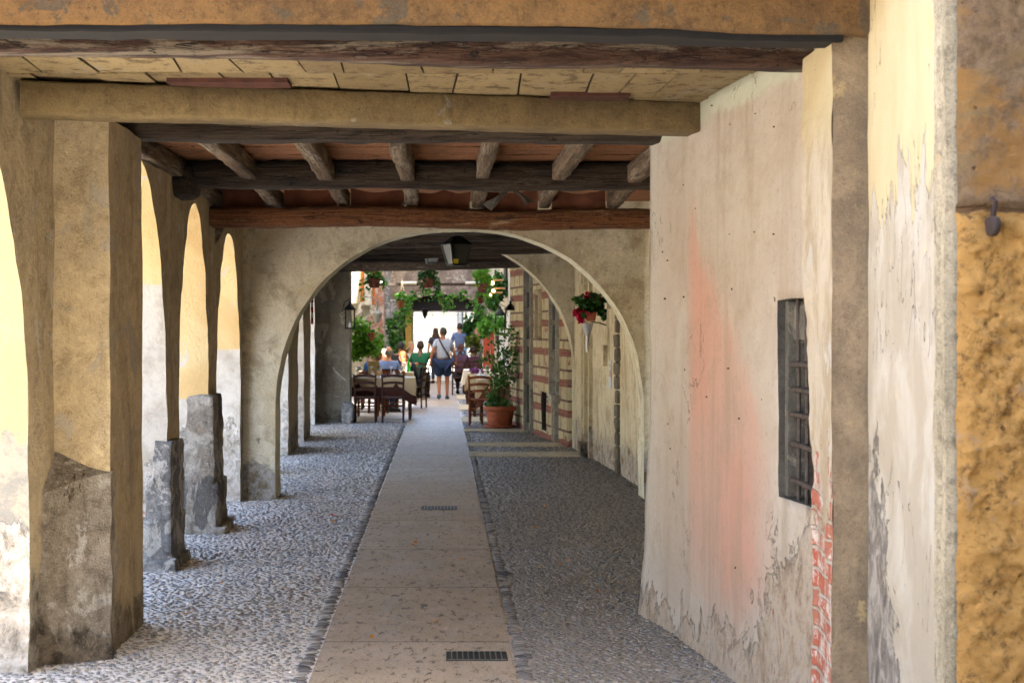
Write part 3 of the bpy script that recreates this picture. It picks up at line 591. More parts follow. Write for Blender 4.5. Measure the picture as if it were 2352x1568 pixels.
# pilaster right of the window and the near walls
def sheet(name, pts, z1, mat, label, cat, step=.05, amp=.009, seed=0, z0=0, parent=None):
    mb = MB()
    for (a, b) in zip(pts, pts[1:]):
        L = math.dist(a, b); n = max(1, int(L/step)); mb.grid(lambda u, v: dis((a[0]+(b[0]-a[0])*u, a[1]+(b[1]-a[1])*u, z0+(z1-z0)*v), amp, 3.3, seed), n, int((z1-z0)/step))
    mb.add([(p[0], p[1], z1) for p in pts], [tuple(range(len(pts)))])
    o = mb.build(name, mat, parent, ang=60)
    return tag(o, label, cat) if label else o
mb = MB(); 
def rpf(u, v):
    z = 2.81*v; t_ = min(1, max(0, (z-1.0)/1.1)); xf = 1.527-.04*t_*t_*(3-2*t_); nz = mn.noise(Vector((z*5, 3, 1)))*.012+mn.noise(Vector((z*17, 3, 1)))*.006
    if u < .3: return dis((1.8+(xf-1.8)*u/.3, 5.87, z), .006, 5)
    q = (u-.3)/.7; x = xf+nz*(1-q)+(1.475-xf)*q; rec = 0
    m_ = mn.noise(Vector((z*3.1, q*1.2, 7)))*.5+mn.noise(Vector((z*9, q*3, 2)))*.22+(.95-z)*.35
    if m_ > .02 and .04 < q < .93: rec = .014
    return dis((x+rec, 5.87-.49*q, z), .005, 7)
mb.grid(rpf, 40, 150); mb.add([(1.8, 5.87, 2.81), (1.487, 5.87, 2.81), (1.475, 5.38, 2.81), (1.8, 5.38, 2.81)], [(0, 1, 2, 3)])
RP = tag(mb.build('brick_pilaster', BRPL, ang=35), 'narrow plastered pilaster with exposed red bricks beside the barred window', 'pilaster')
sheet('return_face', [(1.475, 5.38), (1.8, 5.38)], 2.806, RETURN, None, None, .05, .006, parent=RP)
NW = sheet('near_wall', [(1.605, 5.36), (1.648, 4.64), (2.6, 4.6)], 3.6, NEARP, 'cream wall with peeling yellow and white coats nearest on the right', 'wall', .045, .006, 2)
mb = MB()
for k, (x0, y0, y1) in enumerate(((1.628, 4.665, 4.71), (1.617, 4.60, 4.66), (1.600, 4.535, 4.59))): mb.box((x0, y0, 0), (x0+.3, y1, 3.6))
MOLD = plaster('worn_moulding', (206, 190, 160), (182, 168, 140), (206, 178, 128), k=.58, cover=.62, vs=5, off=70, bmp=.01)
mb3 = MB(); prof = [(1.70, 4.74), (1.632, 4.72), (1.640, 4.69), (1.628, 4.68), (1.618, 4.665), (1.626, 4.64), (1.610, 4.63), (1.600, 4.60), (1.612, 4.585), (1.60, 4.56), (1.598, 4.52), (1.75, 4.515)]
for a, b in zip(prof, prof[1:]): mb3.grid(lambda u, v: dis((a[0]+(b[0]-a[0])*u, a[1]+(b[1]-a[1])*u, 3.6*v), .006, 4, 1), 1, 60)
mb3.build('moulding', MOLD, NW, ang=40)
mb = MB()
def ys(u, v):
    x = 1.628+(.55*u/.9 if u < .9 else .55+(u-.9)*6); z = 3.5*v; y = 4.50-.02*math.sin(min(u*18, 1.57)); a = (.018 if z < 2.05 else .008)*min(1, .3+u*8)
    if abs(z-2.07) < .02: y += .012
    return dis(dis(dis((x, y, z), a, 9, 3), a*.6, 24, 5), a*.3, 60, 1)
mb.grid(ys, 70, 330); mb.box((1.74, 4.53, 0), (2.8, 4.6, 3.5))
YS = tag(mb.build('ochre_stone_pier', YST, ang=80), 'rough ochre stone pier at the right edge, nearest the viewer', 'pier')
mb = MB(); h = at(2272, 520, 4.47); mb.rock((h.x-.016, h.y-.07, h.z-.035), (h.x+.016, h.y+.01, h.z+.03), 6, 3, .003, 20); mb.tube([(h.x+.008, h.y-.01, h.z+.03), (h.x+.012, h.y-.02, h.z+.075), (h.x+.012, h.y+.01, h.z+.09)], [.01, .008, .006], 8); mb.build('iron_hook', flat('dark_rust', (66, 48, 42), .8, .45, .4), YS)
# hidden stretch behind the pink wall corner, then the wall beyond the wide arch
RB = sheet('set_back_wall', [(1.238, 8.5), (2.05, 8.52), (2.06, 14.15)], 3.05, RW, 'cream side wall glimpsed just left of the pink wall corner', 'wall', .12, .008)
us = lsp(14.62, 20.1, .08, (18.35, 18.6)); zs = lsp(0, 3.05, .08)
mb = MB(); RX = lambda u: interp(RWL, u)
hole_wall(mb, us, zs, [], lambda u, d, z: (RX(u)+d, u, z), .5, amp=.012)
SW = tag(weld(mb.build('streaked_side_wall', RW, ang=60)), 'streaked cream side wall under the flower basket between the two arches', 'wall')
mb = MB()   # broken strip of bare quoin stones
for k in range(16):
    z0 = .0+k*.165; w_ = .10+.11*(k in (6, 7, 9, 12))+random.uniform(0, .05); yy = 16.75; mb.rock((RX(yy)-.035, yy-.12, z0), (RX(yy)+.06, yy+w_, z0+.16), 4, 8, .012, 7, k)
QUO = plaster('bare_quoins', (150, 138, 118), (126, 116, 100), k=.55, off=74, vs=5, bmp=.02)
mb.build('bare_quoins', QUO, SW, ang=60)
mb = MB(); 
for y0, y1, d in ((18.7, 18.83, .05), (18.98, 19.1, .07), (19.35, 19.42, .035)): mb.bevbox((RX(y0)-d, y0, 0), (RX(y0)+.1, y1, 2.9), .01)
mb.build('flat_pilaster_strip', RW, SW); 
mb = MB(); mb.bevbox((RX(19)-.12, 18.9, 0), (RX(19)+.1, 19.18, .2), .02); mb.build('plinth_stone', STONE, SW)
mb = MB(); mb.box((RX(17.6)-.035, 17.25, 1.95), (RX(17.6)+.05, 17.8, 2.02)); mb.box((RX(18)-.03, 17.5, 1.25), (RX(18)+.05, 17.9, 1.5)); mb.build('stone_shelf', BAND, SW)
# banded stone and brick building
def banded():
    m = M('stone_and_brick_bands'); x, y, z = m.xyz()
    zz = m.th('ADD', z, m.th('MULTIPLY', m.noise(3, 3), .05)); f = m.th('FRACT', m.th('DIVIDE', zz, .44))
    b = m.th('MULTIPLY', m.mr(f, .0, .02), m.mr(f, .27, .25))
    n = m.t.nodes.new('ShaderNodeTexBrick'); c = m.t.nodes.new('ShaderNodeCombineXYZ'); m.L(m.th('MULTIPLY', y, 1.0), c.inputs[0]); m.L(z, c.inputs[1]); m.L(c.outputs[0], n.inputs[0]); n.inputs['Scale'].default_value = 1
    n.inputs['Brick Width'].default_value = .42; n.inputs['Row Height'].default_value = .22; n.inputs['Mortar Size'].default_value = .018; n.inputs['Color1'].default_value = lin(206, 192, 152, .75); n.inputs['Color2'].default_value = lin(182, 170, 138, .75); n.inputs['Mortar'].default_value = lin(112, 92, 78, .7)
    n2 = m.t.nodes.new('ShaderNodeTexBrick'); m.L(c.outputs[0], n2.inputs[0]); n2.inputs['Scale'].default_value = 1; n2.inputs['Brick Width'].default_value = .25; n2.inputs['Row Height'].default_value = .06; n2.inputs['Mortar Size'].default_value = .008
    n2.inputs['Color1'].default_value = lin(150, 88, 74, .75); n2.inputs['Color2'].default_value = lin(126, 78, 68, .75); n2.inputs['Mortar'].default_value = lin(140, 112, 98, .75)
    col = m.mix(b, n.outputs[0], n2.outputs[0]); pt = m.mr(m.noise(4, 6, .7), .58, .62); col = m.mix(pt, col, lin(150, 106, 90, .75))
    return m.fin(col, .9, m.th('SUBTRACT', m.noise(14, 6, .7), m.th('MULTIPLY', b, .4)), .02)
BND = banded()
us = lsp(20.5, 25.2, .1, (21.15, 21.55, 22.05, 22.45, 22.5, 22.75, 23.3, 23.75)); zs = lsp(0, 3.4, .1, (.12, .72, 1.55, 2.25, 2.6, 2.75))
mb = MB(); hole_wall(mb, us, zs, [(21.15, 21.55, .72, 2.6, .2, 1), (22.05, 22.45, .12, .72, .2, 2), (22.5, 22.75, 1.55, 2.25, .15, 1), (23.3, 23.75, 0, 2.75, .25, 1)], lambda u, d, z: (RX(u)+d, u, z), .5, amp=.01)
DOORG = flat('grey_green_door', (96, 98, 90), .7, .6, .3); DKB = flat('dark_brown_board', (52, 40, 32), .7, .6, .4)
BB = tag(weld(mb.build('banded_brick_building', [BND, DOORG, DKB], ang=50)), 'old building of pale stone banded with red brick beyond the far arch', 'building')
def frame(y0, y1, z0, z1, t, mat, name='door_frame', dp=.05):
    mb = MB(); xm = RX((y0+y1)/2)
    for (a, b, c, d) in ((y0-t, y0, z0, z1+t), (y1, y1+t, z0, z1+t), (y0, y1, z1, z1+t)):
        x_ = RX((a+b)/2); mb.bevbox((x_-dp, a, c), (x_+.1, b, d), .008)
    return mb.build(name, mat, BB)
LST = plaster('pale_frame_stone', (200, 196, 182), (182, 178, 164), k=.7, off=80, vs=4)
frame(21.15, 21.55, .72, 2.6, .07, LST, 'window_frame'); frame(23.3, 23.75, 0, 2.75, .1, LST); frame(22.5, 22.75, 1.55, 2.25, .08, BAND, 'window_frame')
mb = MB(); mb.bevbox((RX(21.3)-.09, 21.02, .6), (RX(21.3)+.1, 21.68, .72), .015); mb.bevbox((RX(21.3)-.05, 21.15, 0), (RX(21.3)+.1, 21.25, .6), .01); mb.bevbox((RX(21.3)-.05, 21.5, 0), (RX(21.3)+.1, 21.6, .6), .01); mb.build('window_sill', LST, BB)
# ---------------------------------------------------------------- ceilings and beams
def ceil(name, x0, x1, y0, y1, z, mat, label, slabs=None, par=None):
    mb = MB(); mb.box((x0, y0, z+.012), (x1, y1, z+.13))
    return tag(mb.build(name, mat), label, 'ceiling')
GAP = flat('dark_joint', (60, 46, 30), .95, .6)
C1 = ceil('tiled_ceiling', -2.9, 2.9, 5.45, 8.3, 2.9, GAP, 'limewashed ochre tile ceiling between the two nearest thick beams')
mb = MB()
y = 5.62; rows = [(5.6, 6.26), (6.268, 6.66), (6.668, 7.36), (7.368, 8.2)]
for (a, b) in rows:
    x = -2.35; sp_ = 0
    while x < 1.75:
        w_ = random.choice((.2, .24, .3, .34, .42)); dz = random.uniform(-.003, .006); sk = random.uniform(-.03, .03); g = random.uniform(.003, .007)
        x0, x1, z0 = x+g, x+w_-g, 2.9-dz; vs = [(x0, a, z0+random.uniform(0, .003)), (x1, a, z0), (x1+sk, b, z0+random.uniform(0, .003)), (x0+sp_, b, z0), (x0, a, 2.915), (x1, a, 2.915), (x1+sk, b, 2.915), (x0+sp_, b, 2.915)]; sp_ = sk
        mb.add(vs, [(3, 2, 1, 0), (0, 1, 5, 4), (1, 2, 6, 5), (2, 3, 7, 6), (3, 0, 4, 7)])
        x += w_
m = M('limewashed_tiles'); tc = m.mix(m.isl, lin(176, 154, 110, .5), lin(146, 124, 84, .46)); tc = m.mix(m.mr(m.noise(3.4, 7, .72, .4), .56, .7), tc, lin(172, 162, 140, .48)); tc = m.mix(m.mr(m.noise(9, 6, .75), .5, .64), tc, lin(120, 98, 66, .4)); tc = m.mix(m.mr(m.noise(40, 5, .8), .57, .66), tc, lin(80, 62, 42, .4))
mb.build('ceiling_tile', m.fin(tc, .9, m.noise(30, 6, .8), .01), C1, smooth=False)
mb = MB(); mb.box((-1.32, 6.80, 2.880), (-.74, 6.98, 2.9)); mb.box((.55, 7.2, 2.882), (.95, 7.36, 2.9)); REDB = flat('bare_red_brick', (96, 56, 42), .9, .5, .5); mb.build('bare_brick', REDB, C1, disp=(.004, 9))
BM = []
def beam(name, p0, p1, w_, h_, mat, label, **k):
    k.setdefault('wob', .02)
    mb = MB(); timber(mb, p0, p1, w_, h_, **k); o = mb.build(name, mat, ang=50); BM.append(o); return tag(o, label, 'beam')
beam('timber_beam', (-2.7, 5.11, 2.81), (1.80, 5.45, 2.81), .17, .32, OCHW, 'ochre painted beam across the top edge, nearest the viewer', seed=1, amp=.006, cham=.1)
SB = MB(); timber(SB, (-2.68, 5.13, 2.785), (1.5, 5.43, 2.785), .15, .03, seed=1, amp=.006, cham=.2); SB.build('shadow_gap_strip', flat('gap_shadow_black', (38, 33, 30), .9, .3, .4, 0, 20), BM[0])  # dark strip painting in the shadow gap below the nearest beam
beam('timber_beam', (-2.6, 5.52, 2.785), (1.56, 5.99, 2.785), .12, .2, REDW, 'dark red-brown weathered beam just behind the ochre painted one', seed=2, amp=.007, cham=.12)
beam('timber_beam', (-2.03, 6.86, 2.725), (1.36, 7.62, 2.745), .24, .155, OCHRE, 'ochre plastered beam resting on the near left pilaster', seed=3, amp=.006, cham=.06, wob=.006)
beam('timber_beam', (-2.1, 8.24, 2.79), (1.5, 8.36, 2.80), .24, .3, DKW, 'black timber lintel at the front of the open joisted bays', seed=4, amp=.01)
beam('timber_beam', (-1.86, 10.52, 2.735), (2.1, 10.66, 2.735), .22, .2, DKW, 'dark knotty crossbeam in the middle of the joisted bays', seed=5, amp=.014, cham=.25, wob=.02)
beam('timber_beam', (-2.02, 12.0, 2.57), (2.1, 12.12, 2.545), .2, .165, ORW, 'orange-brown varnished beam just in front of the wide arch', seed=6, amp=.01, cham=.2)
mb = MB(); mb.rock((-2.08, 10.28, 2.66), (-1.8, 10.75, 2.9), 7, 4, .012, 7, 2); tag(mb.build('timber_bracket', DKW), 'rounded black bracket end under the middle crossbeam on the second pier', 'bracket')
mb = MB(); mb.bevbox((-.035, -.05, -.2), (.035, .05, .05), .008, Matrix.Translation((-1.93, 12.25, 2.55)) @ Matrix.Rotation(.45, 4, 'Y') @ Matrix.Rotation(-.3, 4, 'X')); tag(mb.build('timber_wedge', DKY, disp=(.006, 9)), 'small weathered wooden wedge hanging under the orange-brown beam on the left', 'bracket')
names = ['against the arcade wall', 'second from the arcade wall', 'third from the arcade wall', 'middle of the seven', 'third from the pink wall', 'second from the pink wall', 'nearest the pink wall']
for row, (y0, y1, z0, z1, wd) in enumerate(((8.42, 10.6, 2.805, 2.795, 'front'), (10.62, 12.25, 2.795, 2.74, 'rear'))):
    for k in range(7):
        x = -1.99+.5733*k+(.0 if k else .05); mb = MB(); timber(mb, (x, y0, z0+.01), (x+random.uniform(-.02, .02), y1, z1), .105+random.uniform(-.012, .012), .135, seed=k+10*row, amp=.008, cham=.1, wob=.02, step=.1)
        tag(mb.build('ceiling_joist', DKY, ang=50), 'old squared joist in the %s joisted bay, %s' % (wd, names[k]), 'joist', 'joists of the open timber ceiling')
mb = MB(); x = 0
for k in range(26): mb.box((-2.3, 8.4+k*.15, 2.945+.004*(k % 3)), (2.3, 8.4+k*.15+.135, 2.97))
mb.box((-2.6, 8.3, 2.975), (2.6, 14.2, 3.06)); tag(mb.build('board_ceiling', TERB), 'reddish boards lying over the joists', 'ceiling')
# brown cloth stuffed between the joists above the orange-brown beam
for k in range(6):
    mb = MB(); x0, x1 = -1.99+.5733*k+.06, -1.99+.5733*(k+1)-.06; sag = random.uniform(0, .05); kk = k
    def fn(u, v):
        x = x0+(x1-x0)*u; z = 2.7+.2*v-(.06 if kk == 3 and v == 1 else 0)*abs(u-.5)*2*(v); y = 12.16+.05*math.sin(u*7+kk)*(1-v)+.04*math.sin(u*3+kk*2)*v; return dis((x, y, z-sag*v*math.sin(u*3.1)), .012, 6, kk)
    mb.grid(fn, 14, 7); pos = ['first from the left', 'second from the left', 'third from the left', 'fourth from the left, under torn paper', 'fifth from the left', 'last by the pink wall']
    tag(mb.build('cloth_panel', CLOTHB), 'brown cloth panel stuffed between joists, '+pos[k], 'cloth panel', 'cloth panels between the joists')
def scrap(c, pts, label):
    mb = MB(); P_ = [Vector(p)+Vector(c) for p in pts]; n = len(P_); mb.add(P_+[p+Vector((0, .003, 0)) for p in P_], [tuple(range(n))[::-1], tuple(range(n, 2*n))]+[(i, (i+1) % n, n+(i+1) % n, n+i) for i in range(n)]); return tag(mb.build('paper_scrap', PAPER, smooth=False), label, 'paper scrap', 'torn paper among the joists')
scrap((.50, 11.9, 2.80), [(-.17, 0, -.05), (-.09, .02, -.11), (-.03, .03, -.04), (.05, .03, .05), (.03, .0, .075), (-.04, -.02, .01)], 'torn grey paper flap hanging over the orange-brown beam, left half of the pair')
scrap((.66, 11.9, 2.80), [(-.10, .0, .075), (-.06, 0, .075), (.02, .03, .02), (.12, .04, -.03), (.06, -.01, -.045), (.035, -.02, -.075), (.0, .0, .0)], 'torn grey paper flap hanging over the orange-brown beam, right half of the pair')
scrap((-1.49, 12.0, 2.78), [(-.04, 0, .07), (.0, 0, .07), (.07, .02, -.05), (.0, 0, -.06)], 'white paper scrap beside the leftmost cloth panel')
scrap((-.27, 12.0, 2.79), [(-.08, 0, -.05), (.0, .02, .05), (.03, .0, -.03)], 'small pale paper corner between the third joist and its cloth')
# timber ceiling beyond the wide arch
mb = MB(); mb.box((-2.7, 14.6, 3.02), (2.7, 25.6, 3.12)); tag(mb.build('dark_board_ceiling', DKW), 'dark plank ceiling beyond the wide arch', 'ceiling')
for k, (yy, z0, lb) in enumerate(((15.7, 2.74, 'first past the wide arch'), (17.0, 2.76, 'second past the wide arch'), (18.4, 2.75, 'third past the wide arch'), (19.75, 2.75, 'just before the far half arch'), (21.6, 2.78, 'behind the far half arch'), (23.2, 2.78, 'next to the last'))):
    beam('timber_beam', (-2.25, yy+.2, z0), (2.2 if yy < 20 else 1.75, yy-.1, z0), .26, .22, DKW, 'dark crossbeam beyond the wide arch, '+lb, seed=20+k, amp=.012, step=.15)['group'] = 'dark crossbeams beyond the wide arch'
beam('timber_beam', (-2.3, 25.75, 2.72), (1.7, 23.3, 2.72), .3, .26, DKW, 'last dark crossbeam closing the covered walkway above the restaurant', seed=31, amp=.012, step=.15)['group'] = 'dark crossbeams beyond the wide arch'
# the storey above; taller rear block added to shade the street behind
mb = MB(); mb.box((-2.75, 4.9, 3.15), (7, 17, 6.4)); mb.box((-2.75, 17, 3.15), (7, 25.7, 9.5)); tag(mb.build('upper_storey', STREETW, smooth=False), 'plastered upper storey resting on the arcade and its beams, with a taller rear block added for shade', 'building')
mb = MB(); mb.box((-34, -30, 0), (-27, 60, 6)); tag(mb.build('unseen_opposite_house', STREETW, smooth=False), 'plastered house across the street, out of view beyond the arcade', 'building')  # unseen; kept low and far so sky light reaches the arcade
# ================================================================ far end: the little restaurant street
SHG = flat('old_grey_wood', (112, 100, 88), .8, .7, .35)
mb = MB(); us = lsp(26.4, 48, .3, ()); 
mb.grid(lambda u, v: dis((-2.28-.02*math.sin(u*9), 26.4+21.6*u, 8*v), .02, 2), 60, 24); mb.box((-9, 26.4, 0), (-2.33, 48, 8))
LB = tag(mb.build('cream_house', CREAM), 'cream rendered house front on the left of the little restaurant street', 'building')
def molded(y, w_, proj, z0, z1, mat, name='pilaster_strip'):
    mb = MB(); mb.bevbox((-2.35, y, z0), (-2.28+proj, y+w_, z1), .01); return mb.build(name, mat, LB)
WST = plaster('white_moulded_stone', (228, 222, 206), (206, 200, 186), k=.8, off=90, vs=5)
BRKR = plaster('worn_brick', (190, 130, 108), (214, 198, 184), (160, 120, 104), k=.7, off=93, vs=7)
ORP = flat('orange_drainpipe', (206, 120, 60), .5, .8, .3)
def corbel(x, y, w_, prof, mat, name):    # moulded bracket: outline (out, z) swept along y
    mb = MB(); n = len(prof); vs = [(x, y, p[1]) for p in prof]+[(x+p[0], y, p[1]) for p in prof]+[(x, y+w_, p[1]) for p in prof]+[(x+p[0], y+w_, p[1]) for p in prof]
    fs = []
    for i in range(n-1): fs += [(i, n+i, n+i+1, i+1), (n+i, 3*n+i, 3*n+i+1, n+i+1), (2*n+i, 2*n+i+1, 3*n+i+1, 3*n+i)]
    fs += [(0, 2*n, 3*n, n), (n-1, 2*n-1, 4*n-1, 3*n-1)]; mb.add(vs, fs); o = mb.build(name, mat, LB, ang=50); return o
curve = lambda w_, z0, z1: [(w_*(.10+.9*(k/18)**1.4)+(.05*math.sin(k*1.05)), z0+(z1-z0)*k/18) for k in range(19)]+[(0, z1)]
corbel(-2.28, 35.0, .5, curve(.36, 1.6, 2.32), WST, 'stone_corbel'); corbel(-2.28, 39.0, .5, curve(.44, 1.5, 2.35), WST, 'stone_corbel')
for y, w_, pr, z0, z1, mt in ((34.5, 1.2, .22, 2.32, 6, CREAM), (38.7, .9, .32, 2.35, 6, WST), (43.2, .7, .5, 0, 6, BRKR), (44.8, .7, .62, 0, 6, GSTONE)): molded(y, w_, pr, z0, z1, mt)
for y, x in ((36.4, -2.04), (40.6, -1.95)):
    mb = MB(); mb.tube([(x, y, 8), (x, y+.02, 5), (x-.01, y, 2.4)], .05, 8); tag(mb.build('drainpipe', ORP), 'orange drainpipe on the cream house, '+('left' if y < 38 else 'right')+' of the white pilaster', 'drainpipe', 'orange drainpipes')
# stone wall with the dark arched passage
RUBW = RUB; PIN = flat('passage_inside', (84, 74, 64), .9, .6, .3)
mb = MB(); D_ = lambda p: dis(p, .03, 2, 6)
def parch(t): a = math.pi*(1-t); return (-.02+1.3*math.cos(a), 2.25+.62*math.sin(a)**.8 if math.sin(a) > 0 else 2.25)
for d in (0, 5.0):
    mb.grid(lambda p, q, d=d: D_((parch(p)[0], 48+d, parch(p)[1]+(6-parch(p)[1])*q)), 24, 20, d > 0)
    mb.grid(lambda p, q, d=d: D_((-2.6+1.28*p, 48+d, 2.25*q)), 6, 12, d > 0); mb.grid(lambda p, q, d=d: D_((-2.6+1.28*p, 48+d, 2.25+3.75*q)), 6, 16, d > 0)
    mb.grid(lambda p, q, d=d: D_((1.28+1.5*p, 48+d, 2.25*q)), 6, 12, d > 0); mb.grid(lambda p, q, d=d: D_((1.28+1.5*p, 48+d, 2.25+3.75*q)), 6, 16, d > 0)
mb.cur = 1; mb.grid(lambda p, q: D_((parch(p)[0], 48+5*q, parch(p)[1])), 20, 10, True)
for s_ in (-1, 1): mb.grid(lambda p, q: D_((-.02+1.3*s_, 48+5*p, 2.25*q)), 8, 8, s_ > 0)
mb.cur = 0; mb.box((-9, 48.1, 0), (-2.7, 52.9, 6)); mb.box((2.7, 48.1, 0), (9, 52.9, 6))
SWALL = tag(mb.build('rubble_stone_building', [RUBW, PIN], ang=50), 'brownish rubble stone building with a dark arched passage at the end of the street', 'building')
mb = MB(); mb.box((-1.35, 48.35, 2.33), (1.35, 52.6, 2.95)); mb.build('passage_ceiling', DKB, SWALL, smooth=False)
mb = MB(); mb.bevbox((-1.9, 47.6, 0), (-1.55, 48.0, 2.7), .05); mb.build('stone_jamb', GSTONE, SWALL, disp=(.03, 3)); mb = MB(); mb.bevbox((-2.0, 47.5, .6), (-1.8, 47.62, 3.1), .01); mb.build('door_leaf', DKB, SWALL)
mb = MB(); mb.box((-1.26, 48.3, 0), (-1.06, 52.4, 2.33)); mb.build('side_panel', flat('ochre_panel', (190, 150, 60), .8, .7), SWALL)
# sunlit square beyond
mb = MB(); mb.box((-30, 66, 0), (30, 72, 11))
for z in (.5, 1.13, 1.76, 2.39, 3.02, 3.65, 4.28): mb.box((-30, 65.95, z), (30, 66.0, z+.6))
FF = tag(mb.build('sunlit_facade', WHITEF, smooth=False), 'bright sunlit facade with horizontal joints across the square', 'building')
mb = MB(); mb.box((-1.8, 65.88, .5), (-1.4, 65.95, 2.9)); mb.build('brown_door', flat('brown_door', (96, 62, 58), .6, .7), FF)
mb = MB(); mb.box((-30, 65.2, 0), (30, 65.95, .35)); mb.build('stone_step', WST, FF)
for x, r, m_, lb in ((.82, .07, GREYI, 'thick pale blue-grey drainpipe on the sunlit facade'), (.93, .05, BLK, 'thin black pole in front of the sunlit facade'), (1.2, .09, GREYI, 'grey drainpipe at the right of the sunlit facade')):
    mb = MB(); mb.tube([(x, 65.6 if m_ is BLK else 65.85, 0), (x, 65.6 if m_ is BLK else 65.85, 8)], r, 8); tag(mb.build('facade_pipe', m_), lb, 'pipe')
# right side of the restaurant street
RF = [(26.0, 2.2), (31.8, 1.72), (40, 1.62), (48, 1.5)]
mb = MB(); mb.grid(lambda u, v: dis((interp(RF, 25.4+22.6*u), 25.4+22.6*u, 16*v), .02, 2), 60, 38); mb.box((2.6, 25.7, 0), (9, 48, 16))
RH = tag(mb.build('restaurant_front', CREAM), 'shaded cream restaurant front along the right of the little street', 'building')
def wallbox(y0, y1, z0, z1, p, mat, name):
    mb = MB(); x = interp(RF, (y0+y1)/2); mb.bevbox((x-p, y0, z0), (x+.1, y1, z1), .006); return mb.build(name, mat, RH)
ORD = flat('orange_red_frame', (196, 84, 50), .5, .75, .2); 
wallbox(45.6, 46.4, 0, 2.1, .22, ORD, 'door_jamb'); wallbox(43.2, 43.6, 0, 2.0, .1, ORD, 'door_jamb'); wallbox(40.5, 42.2, .9, 2.2, .03, flat('dark_glass_window', (50, 56, 58), .2, .6), 'shop_window')
for k, y in enumerate((34, 35.2, 36.4, 37.6, 38.8)): wallbox(y, y+.5, 0, 2.1, .05+.02*(k % 2), WHITE, 'white_shutter')
wallbox(32.5, 33.6, 2.5, 3.4, .05, flat('blue_grey_shutter', (60, 70, 74), .6, .6), 'window_shutter'); wallbox(36.2, 37.4, 2.6, 3.6, .05, DKB, 'window_shutter')
mb = MB(); mb.tube([(1.55, 30.2, 7), (1.55, 30.2, 3.2), (1.5, 30.1, 2.6), (1.5, 30.1, .1)], .055, 8); mb.tube([(1.42, 30.0, 2.9), (1.42, 30.0, .4)], .03, 6); tag(mb.build('drainpipe', WHITE), 'white painted drainpipe beside the banded brick building', 'drainpipe')
mb = MB(); mb.box((-9, -15, 0), (2.8, -8.5, 12)); tag(mb.build('rear_sky_blocker', STREETW, smooth=False), 'unseen house-shaped block behind the viewer, added to cut skylight', 'building')  # unseen block added behind the camera to dim light from the rear
mb = MB(); mb.box((2.8, -22, 0), (14, 2.6, 12)); tag(mb.build('side_sun_blocker', STREETW, smooth=False), 'unseen house-shaped block right of the viewer, added to block the sun', 'building')  # unseen block added to keep direct sun off the near pier
# ================================================================ plants
LBR = leafmat('bright_leaves', (70, 140, 38), (140, 186, 60), 1.0); LDK = leafmat('dark_leaves', (30, 74, 30), (72, 118, 46), .85); LIV = leafmat('ivy_leaves', (40, 104, 30), (104, 164, 56), .95)
MAG = leafmat('magenta_petals', (206, 20, 70), (176, 12, 60), .9); PNK = leafmat('pink_petals', (230, 60, 160), (216, 90, 180), .9); STEM = flat('green_brown_stem', (112, 104, 72), .8, .6)
PURP = leafmat('purple_petals', (88, 76, 140), (180, 90, 140), .8)
def hangpot(x, y, Yd, w_, h_, mat, foliage, label, cords=True, lmat=LIV, n=150, fr=(1.25, .9), top=None, extra=None, cat='hanging plant', sz=.075):
    c = at(x, y, Yd); t = thing('hanging_plant', label, cat, c, 0, 'hanging potted plants'); 
    mb = MB(); r = w_/2; mb.lathe([(r*.66, 0), (r*.7, 0.005), (r*.95, h_*.8), (r*1.06, h_*.82), (r*1.08, h_), (r*.95, h_), (r*.9, h_*.86), (.001, h_*.86)], seg=16); mb.build('pot', mat, t)
    if cords:
        mb = MB(); zt = top or 3.2
        for k in range(3): a = k*2.1+.4; mb.tube([(r*math.cos(a), r*math.sin(a), h_), (0, 0, h_+.42), (0, 0, zt-c.z)], .004, 4)
        mb.build('cord', CORD, t)
    mb = MB(); leaves(mb, (0, 0, h_+foliage*.32), (r*fr[0], r*fr[0], foliage*.55), n, sz)
    for (dx, dz, L) in (extra or [(-1, 0, .2), (1, 0, .18)]):
        for k in range(18):
            f = k/17; leaves(mb, (r*dx*(1+.3*math.sin(f*3)), .02, h_*(1-f)-L*f+.03), (.04, .04, .03), 2, sz*.9)
    mb.build('foliage', lmat, t); return t
hangpot(860, 661, 26.4, .24, .17, TERD, .3, 'brown pot with ivy spreading both ways, leftmost under the last dark beam', extra=[(-1.5, .1, .25), (1.2, .2, .02), (-.8, .1, .1)])
hangpot(983, 661, 26.4, .23, .17, TERD, .34, 'brown hanging pot with dense ivy in the middle under the last dark beam', n=220, extra=[(.9, 0, .22), (1.3, .1, .1), (-.9, .1, .05)], lmat=LDK, fr=(1.5, 1))
hangpot(1107, 672, 26.2, .2, .17, TERD, .36, 'glossy brown hanging pot with tall green foliage, rightmost under the last dark beam', n=240, lmat=LBR, extra=[(1.1, .1, .1), (.5, 0, .15)], fr=(1.7, 1))
hangpot(923, 708, 29.5, .19, .15, TERR, .24, 'light terracotta pot hanging on white cords before the rubble wall', top=2.75, n=110, extra=[(1.6, .2, .35), (1.2, .1, .3)], lmat=LIV)
hangpot(1103, 697, 29, .15, .15, TERD, .12, 'small brown hanging pot below the rightmost one', n=60)
hangpot(1012, 699, 28.5, .08, .13, TERR, .12, 'tiny pink pot dangling from the garland', n=60, extra=[(2, 0, .2), (3, .1, .15)], cords=False, sz=.06)
